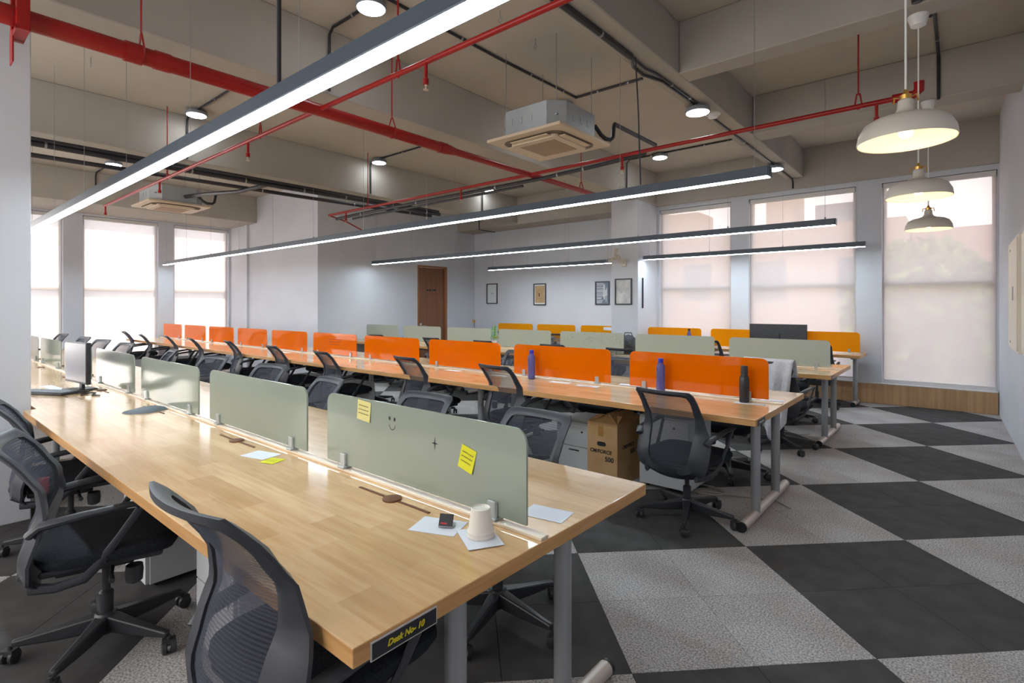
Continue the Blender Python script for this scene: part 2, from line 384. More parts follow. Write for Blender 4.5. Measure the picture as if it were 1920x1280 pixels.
# ---------------------------------------------------------------- walls
def wall_with_holes(a0, a1, t0, t1, z1, holes, axis):
    """axis 'x': wall runs along x (a = x, t = y); holes = (a0, a1, z0, z1)"""
    mb = MB()
    def bx(p, q, z0, zz):
        if q-p < 1e-4 or zz-z0 < 1e-4: return
        mb.box(p, t0, z0, q, t1, zz) if axis == 'x' else mb.box(t0, p, z0, t1, q, zz)
    cur = a0
    for h0, h1, hz0, hz1 in sorted(holes):
        bx(cur, h0, 0, z1); bx(h0, h1, 0, hz0); bx(h0, h1, hz1, z1); cur = h1
    bx(cur, a1, 0, z1)
    return mb
WL = [(-.62, .71), (1.01, 2.34), (2.65, 3.98), (4.28, 5.46)]
WR = [(-4.30, -3.00), (-2.71, -1.19), (-.87, .375)]
ZS, ZH = .287, 3.20
struct('wall_left', wall_with_holes(YN, YB+.3, XL-.28, XL, SLAB, [(a, b, ZS, 3.26) for a, b in WL], 'y'), 'wall')
struct('wall_far', wall_with_holes(-4.87, .9, YW, YW+.28, BW+.3, [(a, b, ZS, ZH) for a, b in WR], 'x'), 'wall')
struct('wall_pictures', MB().box(XD-.3, YP, 0, -4.6, YP+.25, SLAB), 'wall')
struct('wall_door', wall_with_holes(YB+.28, YP+.2, XD-.28, XD, SLAB, [(8.01, 8.93, 0, 2.37)], 'y'), 'wall')
struct('wall_recess', MB().box(XL-.28, YB, 0, XD, YB+.28, SLAB), 'wall')
struct('wall_right', MB().prism([(xr(YW+.28), YW+.28), (xr(YN-.3), YN-.3), (xr(YN)+.35, YN-.3), (xr(YN)+.35, YW+.28)], 0, SLAB), 'wall')
struct('wall_back', MB().box(XL-.28, YN-.28, 0, .9, YN, SLAB), 'wall')
struct('trim_9', MB().box(-4.87, 8.6, 0, -4.34, YP, BW+.1), 'wall', bevel=.006)       # column by the far windows
struct('trim_10', MB().box(-5.35, .0, 0, -4.70, .645, SLAB), 'wall', bevel=.006)        # column at the left edge of the picture
struct('trim_11', MB().box(-12.72, YB-.05, 0, -12.60, YB+.01, B1), 'wall')                 # thin pipe box on the recess wall
pan = MB(); x = -4.33
while x < .37:
    pan.box(x, YW-.035, 0, min(x+.398, .375), YW, ZS); x += .40
po = struct('trim_12', MB().box(-4.33, YW-.03, 0, .38, YW, ZS-.005), 'panelling')
x = -4.33
while x < .36:
    w = min(.398, .378-x)
    put('panel', MB().box(0, -.012, .002, w, 0, ZS-.004).mesh('panel', 'panelling', bevel=.002, seg=1), po, (x, YW-.03, 0)); x += .40
struct('trim_13', MB().box(-4.33, YW-.045, ZS-.004, .38, YW+.02, ZS+.012), 'frame_white', bevel=.003)

# windows: frame, transom bar, two panes, roller blind with cassette
def window(name, a0, a1, z0, z1, zt, axis, pos, sgn, blind_to):
    """pos = inner wall face, sgn = direction to the outside"""
    w = empty(name, kind='structure')
    def B(mb, p, q, t0, t1, zz0, zz1):
        t0, t1 = pos+sgn*t0, pos+sgn*t1; t0, t1 = min(t0, t1), max(t0, t1)
        mb.box(p, t0, zz0, q, t1, zz1) if axis == 'x' else mb.box(t0, p, zz0, t1, q, zz1)
    f = MB(); fw = .045
    B(f, a0, a0+fw, .10, .17, z0, z1); B(f, a1-fw, a1, .10, .17, z0, z1)
    B(f, a0+fw, a1-fw, .10, .17, z0, z0+fw); B(f, a0+fw, a1-fw, .10, .17, z1-fw, z1)
    put('frame', f.mesh('frame', 'frame_white', bevel=.004), w)
    t = MB(); B(t, a0+fw, a1-fw, .10, .17, zt-.03, zt+.03); put('transom', t.mesh('transom', 'frame_white', bevel=.004), w)
    for p, q in ((z0+fw, zt-.03), (zt+.03, z1-fw)):
        g = MB(); B(g, a0+fw, a1-fw, .13, .135, p, q); put('pane', g.mesh('pane', 'pane', smooth=False), w)
    b = MB(); B(b, a0+.02, a1-.02, .060, .0612, blind_to, z1-.03); bo = put('roller_blind', b.mesh('roller_blind', 'blind', smooth=False), w)
    r = MB(); B(r, a0+.02, a1-.02, .052, .070, blind_to-.02, blind_to+.004); put('bottom_bar', r.mesh('bottom_bar', 'frame_white', bevel=.003), bo)
    k = MB(); B(k, a0+.01, a1-.01, .02, .09, z1-.075, z1-.005); put('blind_cassette', k.mesh('blind_cassette', 'frame_white', bevel=.01), bo)
    return w
for k, (a, b) in enumerate(WL): window('window_%d' % (k+1), a, b, ZS, 3.26, 1.765, 'y', XL, -1, ZS+.06)
for k, (a, b) in enumerate(WR): window('window_%d' % (k+5), a, b, ZS, ZH, 1.737, 'x', YW, 1, ZS+.06)

# door
d = empty('door_1', kind='structure')
fr = MB(); fr.box(XD-.20, 8.01, 0, XD+.012, 8.05, 2.37).box(XD-.20, 8.86, 0, XD+.012, 8.93, 2.37).box(XD-.20, 8.05, 2.33, XD+.012, 8.86, 2.37)
put('door_frame', fr.mesh('door_frame', 'door_frame', bevel=.003), d)
dl = put('door_leaf', MB().box(XD-.06, 8.055, .01, XD-.02, 8.855, 2.325).mesh('door_leaf', 'door', bevel=.003), d)
hd = MB().tube([(XD-.02, 8.12, .96), (XD+.035, 8.12, .96), (XD+.035, 8.24, .96)], .011); hd.box(XD-.022, 8.09, .90, XD-.012, 8.15, 1.02)
put('door_handle', hd.mesh('door_handle', 'chrome'), dl)
sg = MB(); 
for y0, y1 in ((8.30, 8.36), (8.38, 8.44), (8.47, 8.50), (8.52, 8.59)): sg.box(XD-.021, y0, 1.78, XD-.018, y1, 1.82)
put('door_sign', sg.mesh('door_sign', 'ink', smooth=False), dl)
sk = put('wall_socket', MB().box(XD, 9.80, .985, XD+.02, 9.88, 1.085).mesh('wall_socket', 'cream', bevel=.004))
tag(sk, 'small cream wall socket with an orange plug in the corner right of the brown door', 'socket')
put('plug', MB().box(XD+.02, 9.835, 1.01, XD+.05, 9.87, 1.06).mesh('plug', 'screen_amber', bevel=.004), sk)
put('cord', MB().tube([(XD+.04, 9.85, 1.01), (XD+.04, 9.85, .5), (XD+.03, 9.80, .0)], .006, 6).mesh('cord', 'conduit'), sk)

# ---------------------------------------------------------------- outside
def ext_building(name, label, x0, y0, x1, y1, z1, col, win, rows, roofs=()):
    e = empty(name, label, 'building', loc=((x0+x1)/2, (y0+y1)/2, -9))
    mm = noisy(mat(name+'_render', rough=.9, spec=.1), col, tuple(min(1, v*1.06) for v in col), .8, 3)
    w = put('wall', MB().box(x0-e.location.x, y0-e.location.y, 0, x1-e.location.x, y1-e.location.y, z1+9).mesh('wall', mm, smooth=False), e)
    gm = mat('dark_far_window', (.10, .12, .16), .3)
    wm = MB().box(-.6, -.06, -.8, .6, .06, .8).mesh('window', gm, smooth=False)
    wm2 = MB().box(-.06, -.6, -.8, .06, .6, .8).mesh('window', gm, smooth=False)
    for r in range(rows):
        z = z1-2.2-r*3.1
        if win in ('s', 'b'):
            n = int((x1-x0)/2.8)
            for i in range(n): put('window', wm, e, (x0+(i+.5)*(x1-x0)/n-e.location.x, y0-e.location.y, z+9))
        if win in ('e', 'b'):
            n = int((y1-y0)/2.8)
            for i in range(n): put('window', wm2, e, (x1-e.location.x, y0+(i+.5)*(y1-y0)/n-e.location.y, z+9))
    for (a, b, c, d_, h, w_) in roofs:
        put('roof_tank', MB().box(a-e.location.x, b-e.location.y, z1+9, c-e.location.x, d_-e.location.y, z1+9+h).mesh('roof_tank', mm if w_ else gm, smooth=False), e)
    return e
ext_building('apartment_building', 'pale peach flat-roofed building behind the far windows, seen through the blinds', -26, 24, -1.5, 32, 4.7, (.50, .36, .27), 's', 4,
             ((-20, 25, -17, 28, 1.6, True), (-12, 25, -9.5, 27, 1.2, True), (-6.5, 25, -5.4, 27, 1.7, True), (-4.6, 25, -2.4, 27, .9, False)))
ext_building('red_brick_building', 'low reddish building outside right of the far column', -1.4, 26, 6, 34, 4.4, (.50, .30, .23), 's', 3)
ext_building('white_building', 'plain white building outside the left windows under pale sky', -40, -14, -24, 22, 5.3, (.86, .84, .82), 'n', 0)
struct('ground_outside', MB().box(-60, -40, -9.2, 40, 60, -9), mat('ground_outside', (.5, .46, .4), .9))
def tree(name, label, loc, R, n, seed):
    rnd = random.Random(seed); e = empty(name, label, 'tree', loc=loc)
    put('trunk', MB().tube([(0,0,0), (.1,0,3.5), (0,.1,7)], [.3,.22,.12], 8).mesh('trunk', M['grime']), e)
    mb = MB()
    for i in range(n):
        u = rnd.random()*2*PI; v = math.acos(1-2*rnd.random()); r = R*(.35+.65*rnd.random()**.4)
        p = Vector((r*math.sin(v)*math.cos(u), r*math.sin(v)*math.sin(u), 10.0+r*math.cos(v)*1.3))
        a = Vector((rnd.gauss(0,1), rnd.gauss(0,1), rnd.gauss(0,.6))).normalized()*.22; b = a.cross(Vector((rnd.gauss(0,1), rnd.gauss(0,1), rnd.gauss(0,1)))).normalized()*.12
        mb.add([p-a, p+b, p+a, p-b], [(0,1,2,3)])
    o = put('foliage', mb.mesh('foliage', noisy(mat('outdoor_leaf', rough=.8), (.06, .14, .02), (.16, .28, .04), 2, 2), smooth=False), e); o['kind'] = 'stuff'
tree('tree', 'leafy green tree outside the rightmost far window', (-.85, 17.5, -9), 1.7, 3000, 3)

# ---------------------------------------------------------------- linear pendant lights
def linear_light(name, label, y, z, x0, x1, ztop=SLAB, w=.085, h=.07):
    e = empty(name, label, 'ceiling light', 'linear pendant lights over the desks', loc=(x1, y, z))
    L = x1-x0
    hs = MB().box(-L, -w/2, .001, 0, w/2, h); put('housing', hs.mesh('housing', 'housing', bevel=.004), e)
    put('end_cap', MB().box(0, -w/2, .0, .006, w/2, h).mesh('end_cap', 'housing', bevel=.002), e)
    n = max(1, round(L/1.2)); s = L/n
    me = MB().box(-s+.004, -w/2+.006, -.0015, -.004, w/2-.006, .001).mesh('diffuser', 'led', smooth=False)
    wr = MB().tube([(0,0,h), (0,0,ztop-z-.004)], .0018, 5, cap=False).mesh('wire', 'steel')
    clipm = MB().cyl(0, 0, h, h+.025, .008, 8).mesh('wire_clip', 'steel')
    for i in range(n): put('diffuser', me, e, (-i*s, 0, 0))
    for i in range(0, n+1):
        X = -.10 if i == 0 else (-L+.10 if i == n else -i*s+.06)
        if 3.9 < y < 4.2 and -3.7 < x1+X < -2.5: continue
        q = put('wire', wr, e, (X, 0, 0)); put('wire_clip', clipm, q)
    return e
linear_light('linear_light', 'nearest and largest black linear light, running above the foreground desk', 1.15, 2.303, -13.3, -.98)
linear_light('linear_light', 'long black linear light above the desk with orange screens', 4.01, 2.316, -13.3, -1.02)
linear_light('linear_light', 'black linear light above the third desk, ending near the brown door', 6.6, 2.28, -9.32, -1.02)
linear_light('linear_light', 'black linear light right of the far column, in front of the windows', 8.75, 2.235, -4.30, -1.0)
linear_light('linear_light', 'short black linear light in front of the wall of pictures', 8.75, 2.215, -8.03, -4.93)

# ---------------------------------------------------------------- round downlights
def downlight(x, y, z, label):
    e = empty('downlight', label, 'downlight', 'round surface downlights', loc=(x, y, z))
    put('lamp_ring', MB().lathe([(.085, 0), (.118, -.006), (.122, -.03), (.116, -.045)], 28).mesh('lamp_ring', 'lamp_grey'), e)
    put('diffuser', MB().lathe([(.108, -.0449), (.108, -.050), (.09, -.056), (.0, -.058)], 28).mesh('diffuser', 'led_round'), e)
    put('junction_box', MB().lathe([(.05, .03), (.055, 0)], 14).mesh('junction_box', 'lamp_grey'), e)
for x, y, z, l in ((-7.33, 2.56, SLAB-.03, 'round downlight on the slab left of the red main pipe, above the near light'),
                   (-3.63, 2.55, SLAB-.03, 'round downlight at the top edge of the picture above the near light'),
                   (-10.95, 2.55, SLAB-.03, 'round downlight at far left behind the two black pipes'),
                   (-7.42, 5.37, SLAB-.03, 'round downlight between the red main pipe and the left duct run'),
                   (-3.68, 5.35, SLAB-.03, 'round downlight hidden behind the large air conditioner casing'),
                   (-3.70, 8.10, SLAB-.03, 'round downlight just under the red branch pipe, near the far beam'),
                   (-7.46, 8.15, SLAB-.03, 'round downlight farthest back, over the third desk'),
                   (-2.02, 5.30, B0-.03, 'round downlight under the long beam beside a smoke detector'),
                   (-2.02, 8.20, B0-.03, 'round downlight under the far end of the long beam')): downlight(x, y, z, l)
sd = put('smoke_detector', MB().lathe([(.0, -.05), (.045, -.048), (.06, -.02), (.075, -.015), (.075, 0)], 20).mesh('smoke_detector', 'white_plastic'), None, (-1.98, 5.62, B0))
tag(sd, 'white round smoke detector under the long beam beside a downlight', 'smoke detector')

# ---------------------------------------------------------------- pendant lamps
def pendant():
    e = empty('pendant_lamp')
    prof = [(.190, 0), (.192, .006), (.186, .045), (.165, .085), (.130, .105), (.075, .118), (.045, .132), (.034, .150), (.030, .190), (.022, .196)]
    sh = put('lamp_shade', MB().lathe(prof, 40, close=True).mesh('lamp_shade', 'shade_out'), e)
    inn = [(.188, .002), (.182, .043), (.161, .081), (.128, .100), (.073, .113), (.03, .12), (.0, .12)]
    put('inner_lining', MB().lathe(inn, 40, close=True).mesh('inner_lining', 'shade_in'), sh)
    put('bulb', MB().lathe([(.0, .018), (.02, .022), (.03, .04), (.026, .062), (.014, .085), (.014, .12)], 18).mesh('bulb', 'bulb'), e)
    fit = MB().lathe([(.022, .195), (.024, .215), (.012, .222), (.008, .24)], 14)
    for s in (-1, 1): fit.tube([(s*.02, 0, .205), (s*.042, 0, .212), (s*.046, 0, .18)], .004, 6)
    put('brass_fitting', fit.mesh('brass_fitting', 'brass'), e)
    return e
def finish_pendant(e, loc, ztop, label):
    e.location = loc; tag(e, label, 'pendant lamp', 'off-white enamel pendant lamps')
    put('cord', MB().tube([(0,0,.235), (0,0,ztop-loc[2]-.05)], .0045, 8).mesh('cord', 'white_plastic'), e)
    put('canopy', MB().lathe([(.006, -.085), (.045, -.07), (.062, -.01), (.062, 0)], 20).mesh('canopy', 'white_plastic'), e).location = (0, 0, ztop-loc[2])
    lp = bpy.data.lights.new('pendant_light', 'POINT'); lp.energy = 1.6; lp.color = (1, .80, .58); lp.shadow_soft_size = .03
    lo = bpy.data.objects.new('lamp_light', lp); COL.objects.link(lo); lo.parent = e; lo.location = (0, 0, .0)
p0 = pendant(); pcs = [p0, copy_tree(p0), copy_tree(p0)]
finish_pendant(pcs[0], (-.192, 3.05, 2.165), SLAB, 'off-white enamel pendant lamp, nearest and largest of the three')
finish_pendant(pcs[1], (-.222, 4.66, 2.165), B0, 'off-white enamel pendant lamp, middle of the three')
finish_pendant(pcs[2], (-.24, 6.67, 2.165), B0, 'off-white enamel pendant lamp, farthest and lowest looking of the three')

# ---------------------------------------------------------------- ceiling cassette air conditioners
def cassette(name, label, cx, cy_, z, flip):
    e = empty(name, label, 'air conditioner', 'ceiling cassette air conditioners', loc=(cx, cy_, z))
    H = .435
    pn = MB().prism([(-H,-H), (H,-H), (H,H), (-H,H)], 0, .03)
    put('panel', pn.mesh('panel', 'cream', bevel=.008), e)
    def roundsq(r, c, n=6):
        out = []
        for k, (sx_, sy_) in enumerate(((1,1), (-1,1), (-1,-1), (1,-1))):
            for i in range(n+1):
                a = (k*90+i*90/n)*PI/180
                out.append((sx_*(r-c)+c*math.cos(a), sy_*(r-c)+c*math.sin(a)))
        return out
    put('air_slot', MB().prism(roundsq(.345, .12), -.006, .001).mesh('air_slot', 'ac_slot', smooth=False), e)
    for k in range(4):
        a = k*PI/2
        fl = MB().box(-.22, .265, -.022, .22, .338, -.012)
        put('flap', fl.mesh('flap', 'cream', bevel=.006), e, rot=(0, 0, a))
    put('centre_panel', MB().prism(roundsq(.275, .05), -.034, -.003).mesh('centre_panel', 'cream', bevel=.006), e)
    g = MB().box(-.20, -.20, -.037, .20, .20, -.033)
    gr = put('grille', g.mesh('grille', 'ac_grille', smooth=False), e)
    gs = MB()
    for i in range(18): gs.box(-.195, -.190+i*.0220, -.0385, .195, -.182+i*.0220, -.0368)
    so = put('grille_bars', gs.mesh('grille_bars', 'ac_grille', smooth=False), gr)
    h = .372; c = .13
    cs = MB().prism([(-h+c,-h), (h-c,-h), (h,-h+c), (h,h-c), (h-c,h), (-h+c,h), (-h,h-c), (-h,-h+c)], .03, .275)
    ca = put('casing', cs.mesh('casing', 'galv', bevel=.004), e)
    for i in range(3):
        put('embossing', MB().box(h-.001, -.14+i*.12, .12, h+.004, -.10+i*.12, .19).mesh('embossing', 'galv', bevel=.002), ca)
        put('embossing', MB().box(-.20+i*.12, -h-.004, .12, -.16+i*.12, -h+.001, .19).mesh('embossing', 'galv', bevel=.002), ca)
    for sx_ in (-1, 1):
        for sy_ in (-1, 1):
            r = MB().tube([(sx_*.30, sy_*.30, .15), (sx_*.30, sy_*.30, SLAB-z)], .004, 6); r.box(sx_*.30-.02, sy_*.30-.02, .14, sx_*.30+.02, sy_*.30+.02, .155)
            put('hanging_rod', r.mesh('hanging_rod', 'steel'), e)
    pp = MB()
    pp.tube([(.36,.26,.18), (.39,.33,.10), (.41,.38,.07), (.43,.45,.07), (.44,.48,.10), (.44,.50,.22)], .020, 8)
    put('insulated_pipe', pp.mesh('insulated_pipe', 'conduit'), e)
cassette('air_conditioner', 'large cream cassette air conditioner hanging beside the crossing red pipes', -3.10, 4.25, 3.0, 1)
cassette('air_conditioner', 'distant cream cassette air conditioner above the left windows', -9.70, 3.02, 3.0, 1)

# ---------------------------------------------------------------- sprinkler pipes
sp = empty('sprinkler_pipe', 'bright red sprinkler main pipe with two crossing branch pipes under the ceiling', 'pipe', loc=(-3.98, 0, 3.0))
def P3(*pts): return [(x+3.98, y, z-3.0) for x, y, z in pts]
put('main_pipe', MB().tube(P3((-3.98, -2.5, 3.0), (-3.98, .92, 3.0), (-3.98, 2.2, 3.0)), .055, 16).mesh('main_pipe', 'red'), sp)
put('main_pipe', MB().tube(P3((-3.98, 2.2, 3.0), (-3.98, 3.72, 3.0), (-3.98, 3.8, 3.0)), [.05,.05,.04], 16).mesh('main_pipe', 'red'), sp)
put('main_pipe', MB().tube(P3((-3.98, 3.8, 3.0), (-3.98, 6.9, 3.0)), [.036,.03], 14).mesh('main_pipe', 'red'), sp)
for y, r in ((.98, .063), (1.14, .060), (3.6, .055)): put('coupling', MB().tube(P3((-3.98, y, 3.0), (-3.98, y+.09, 3.0)), r, 16).mesh('coupling', 'red'), sp)
put('branch_pipe', MB().tube(P3((-10.35, 2.29, 3.0), (-4.0, 2.29, 3.0), (1.0-.95, 2.30, 3.0)), .019, 12).mesh('branch_pipe', 'red'), sp)
b2 = MB().tube(P3((-8.43, 5.05, 3.0), (-3.98, 5.06, 3.0), (-.30, 5.02, 3.0)), .02, 12); b2.tube(P3((-.40, 5.02, 3.0), (-.27, 5.02, 3.0), (-.235, 5.02, 3.03), (-.235, 5.02, 3.09)), .034, 12)
b2.tube(P3((-8.43, 5.05, 3.0), (-8.43, 5.40, 2.93), (-8.43, 5.9, 2.75)), .012, 8)
put('branch_pipe', b2.mesh('branch_pipe', 'red'), sp)
for x, y in ((-2.66, 2.29), (-5.26, 2.29), (-7.78, 2.29), (-10.30, 2.29), (-5.15, 5.05), (-2.73, 5.05), (-.50, 5.02), (-7.9, 5.05)):
    dr = put('drop_pipe', MB().tube([(0,0,-.01), (0,0,-.11), (0,0,-.115), (0,0,-.15)], [.012,.012,.019,.019], 10).mesh('drop_pipe', 'red'), sp, P3((x, y, 3.0))[0])
    hh = MB().lathe([(.006, -.15), (.010, -.155), (.004, -.162), (.004, -.18), (.018, -.182), (.018, -.186)], 12)
    put('sprinkler_head', hh.mesh('sprinkler_head', 'cream'), dr)
for x, y, r, rr in ((-3.98, .52+.55, .055, .0), (-3.98, 3.02, .05, 0), (-3.98, 6.2, .03, 0), (-5.0, 2.29, .02, 0), (-2.95, 2.29, .02, 0), (-7.28, 5.05, .02, 0), (-.62, 5.02, .02, 0), (-7.5, 2.29, .02, 0)):
    hg = MB().tube([(0,0,r+.07), (0,0,SLAB-3.0)], .006, 6)
    hg.tube([(-r-.004,0,0), (-r-.004,0,r*.6), (-.01,0,r+.08), (.01,0,r+.08), (r+.004,0,r*.6), (r+.004,0,0), (r*.7,0,-r*.75), (0,0,-r-.004), (-r*.7,0,-r*.75), (-r-.004,0,0)], .006, 6)
    put('hanger', hg.mesh('hanger', 'red'), sp, P3((x, y, 3.0))[0])
bk = MB().box(-.115, -.028, -.10, .115, .028, -.07); bk.box(-.115, -.028, -.10, -.075, .028, .88); bk.box(.075, -.028, -.10, .115, .028, .88)
bk.prism([(-.115,-.03), (-.02,-.03), (-.02,-.022), (-.115,-.022)], -.24, -.06)
put('bracket', bk.mesh('bracket', 'red', bevel=.003), sp, P3((-3.98, .50, 3.0))[0])

# ---------------------------------------------------------------- black conduits and duct runs
def conduit(label, path, r=.011, name='conduit', n=8, clips=True, m='conduit'):
    p0_ = Vector(path[0]); e = empty(name, label, 'conduit', 'black ceiling conduits', loc=p0_)
    put('tube', MB().tube([Vector(p)-p0_ for p in path], r, n).mesh('tube', m), e)
    if clips:
        for a, b in zip(path, path[1:]):
            a, b = Vector(a), Vector(b)
            if (b-a).length > .8:
                d_ = (b-a).normalized()
                for t in (.35, .8): 
                    c = a+(b-a)*t-p0_; put('clip', MB().tube([c-d_*.01, c+d_*.01], r+.004, n).mesh('clip', 'steel'), e)
Z1 = SLAB-.015
for (xa, xb, xc, y, lb) in ((-6.3, -7.655, -7.655, 2.56, 'conduit through the downlight left of the red main pipe, dropping down the beam'),
                            (-2.7, -4.295, -4.295, 2.57, 'conduit at the top of the picture bending down the beam face'),
                            (-6.35, -7.655, -7.655, 5.36, 'conduit through the middle downlight, dropping beside the duct run'),
                            (-2.3, -4.295, -4.295, 8.08, 'conduit through the downlight under the red branch pipe'),
                            (-6.1, -7.655, -7.655, 8.12, 'thin reddish conduit near the door wall'),
                            (-10.4, -12.18, -12.18, 2.56, 'conduit dropping down the beam above the left windows')):
    conduit(lb, [(xa, y, Z1), (xb+.07, y, Z1), (xb+.015, y, Z1-.05), (xb+.012, y, B1+.02)], .013)
conduit('conduit along the slab behind the large air conditioner', [(-3.5, 1.2, Z1), (-3.5, 4.0, Z1), (-3.46, 5.28, Z1)], .013)
conduit('short conduit running from behind the air conditioner to the long beam', [(-3.46, 5.28, Z1), (-2.62, 5.30, Z1)], .014)
conduit('thick black cable bundle under the long beam, nearest the camera', [(-2.02, 1.5, B0-.022), (-2.02, 3.88, B0-.022)], .026)
conduit('looping black cable under the long beam', [(-2.02, 3.88, B0-.02), (-2.09, 4.05, B0-.02), (-2.10, 4.25, B0-.02), (-2.03, 4.5, B0-.016), (-2.02, 5.2, B0-.014)], .013)
conduit('second black cable under the long beam, rejoining at the clip', [(-2.02, 3.88, B0-.02), (-2.03, 4.15, B0-.02), (-2.0, 4.3, B0-.02), (-1.99, 5.2, B0-.014)], .011)
conduit('thin conduit under the far end of the long beam', [(-2.02, 5.5, B0-.014), (-2.02, 9.24, B0-.014), (-2.02, 9.285, B0-.06), (-2.02, 9.285, BW)], .012)
conduit('thin black cable hanging straight down to the orange-screen desk light', [(-2.0, 3.92, B0-.02), (-2.0, 3.97, 3.0), (-2.0, 4.01, 2.40)], .006, clips=False)
conduit('vertical black conduit dropping to the nearest linear light', [(-2.36, 1.165, SLAB), (-2.36, 1.165, 2.375)], .010, clips=False)
conduit('black duct run hugging the left beam, upper of two', [(-7.34, -2.4, 3.1), (-7.34, 2.0, 3.1), (-7.34, 3.45, 3.1), (-7.36, 5.0, 3.12), (-7.40, 6.7, 3.12)], .035, name='duct_run')
conduit('second black cable lying on the upper duct run', [(-7.29, -2.4, 3.13), (-7.29, 3.4, 3.14), (-7.31, 6.6, 3.15)], .018, name='duct_run', clips=False)
conduit('black pipe below the duct run, lower of two', [(-7.93, -2.4, 3.1), (-7.93, 1.1, 3.1), (-7.72, 4.2, 3.09), (-7.52, 6.6, 3.09)], .027, name='duct_run')
conduit('flexible black hose reaching to the distant air conditioner', [(-7.35, 3.45, 3.09), (-7.9, 3.3, 3.05), (-8.7, 3.15, 3.10), (-9.36, 3.1, 3.14)], .03, name='flexible_hose', clips=False)
conduit('black insulated pipe running beside the red branch pipe', [(-8.3, 5.12, 2.93), (-7.4, 5.14, 2.95), (-3.9, 5.14, 2.95), (-3.1, 5.13, 2.97), (-2.5, 5.13, 3.0)], .024, name='insulated_pipe')
conduit('second insulated pipe under the red branch pipe', [(-7.9, 5.18, 2.90), (-6.4, 5.20, 2.91), (-4.2, 5.20, 2.92)], .018, name='insulated_pipe', clips=False)
conduit('grey-black channel beyond the large air conditioner', [(-2.66, 4.76, 3.24), (-2.62, 5.62, 3.22)], .022, name='insulated_pipe', clips=False)
conduit('black conduit on the near bracket beside the pendant lamps', [(-.16, 4.76, B0+.02), (-.16, 5.0, SLAB-.06), (-.16, 6.55, SLAB-.02), (-.16, 6.602, SLAB-.06), (-.16, 6.602, B0-.02)], .014)
conduit('thick black cable at the top edge beside the nearest pendant cord', [(-.22, 2.60, SLAB-.02), (-.22, 4.42, SLAB-.02), (-.22, 4.45, B0)], .03, clips=False)
conduit('black conduit on the wall corner left of the far windows', [(-4.325, 8.76, 1.92), (-4.325, 8.76, 1.38)], .014)
conduit('short black conduit at the top of the door wall', [(XD+.75, 9.285, 3.55), (XD+.75, 9.285, BW-.01), (XD+.75, 9.4, BW-.015), (XD+.75, 9.85, BW-.015)], .011)
conduit('short black conduit above the far column', [(-5.15, 9.285, 3.5), (-5.15, 9.285, 3.2), (-5.0, 9.2, 3.16), (-4.885, 9.1, 3.15)], .012, clips=False)
rnd = random.Random(5)
for k, (x, y, lb) in enumerate(((-5.9, 1.0, 'on the slab at upper left'), (-6.6, 1.35, 'near the left column'), (-5.6, 3.0, 'right of the red main pipe'), (-5.9, 3.5, 'beside the middle downlight'), (-2.95, 3.35, 'near the long beam'), (-1.2, 7.4, 'in the bay over the windows'), (-3.0, 3.9, 'above the large air conditioner'), (-2.5, 6.2, 'past the large air conditioner'))):
    hk = put('ceiling_hook', MB().tube([(0,0,0), (0,0,-.05), (.018,0,-.075), (0,0,-.10), (-.018,0,-.075), (-.004,0,-.055)], .004, 6).mesh('ceiling_hook', 'steel'), None, (x, y, SLAB))
    tag(hk, 'small bare metal hook left '+lb, 'hook', 'ceiling hooks')

# ---------------------------------------------------------------- desks
DZ, DT = .73, .042
def desk(name, label, y0, y1, x0, x1, feet, notch=None, double=True):
    yc = (y0+y1)/2
    e = empty(name, label, 'desk', 'long bench desks', loc=(x1, yc, 0))
    pts = [(x0, y0), (x1, y0), (x1, y1), (x0, y1)]
    if notch: pts = [(x0, notch[1]), (notch[0], notch[1]), (notch[0], y0), (x1, y0), (x1, y1), (x0, y1)]
    pts = [(a-x1, b-yc) for a, b in pts]
    me = MB().prism(pts, DZ-DT, DZ).mesh('tabletop', ['wood', 'wood_edge'], bevel=.003, seg=2)
    for p in me.polygons:
        if abs(p.normal.z) < .5: p.material_index = 1
    put('tabletop', me, e)
    if double:
        put('centre_rail', MB().box(x0-x1+.01, -.018, DZ, -.004, .018, DZ+.010).mesh('centre_rail', 'wood_pale', bevel=.002), e)
    hy = .25 if double else .0
    hb = .54 if double else .22
    lg = MB().cyl(0, 0, .045, DZ-DT, .030, 20).mesh('leg', 'grey_metal')
    bar = MB().tube([(0, -hb, .032), (0, hb, .032)], .030, 18).mesh('foot_bar', 'bar_metal')
    cap = MB().tube([(0, -hb-.012, .032), (0, -hb+.003, .032)], .0315, 18); cap.tube([(0, hb-.003, .032), (0, hb+.012, .032)], .0315, 18)
    capm = cap.mesh('end_cap', 'black_cap')
    plt = MB().box(-.04, -hb+.08, DZ-DT-.03, .04, hb-.08, DZ-DT).mesh('top_bracket', 'grey_metal', bevel=.004)
    for fx in feet:
        for s in ((-1, 1) if double else (0,)): put('leg', lg, e, (fx-x1, s*hy, 0))
        b = put('foot_bar', bar, e, (fx-x1, 0, 0)); put('end_cap', capm, b)
        put('top_bracket', plt, e, (fx-x1, 0, 0))
    ty = yc-(y0+y1)/2
    # cable tray under the middle
    put('cable_tray', MB().box(x0-x1+.3, -.09, DZ-DT-.09, -.35, .09, DZ-DT-.07).mesh('cable_tray', 'pedestal', bevel=.003), e)
    return e
D1 = desk('bench_desk', 'long varnished light wood bench desk in the foreground with green-grey screens', .60, 1.88, -10.9, -.915, (-1.03, -3.55, -6.05, -8.55), notch=(-4.66, .665))
D2 = desk('bench_desk', 'long wooden bench desk with orange screens, second row', 3.36, 4.64, -13.50, -.93, (-1.04, -3.55, -6.05, -8.55, -11.05, -13.3))
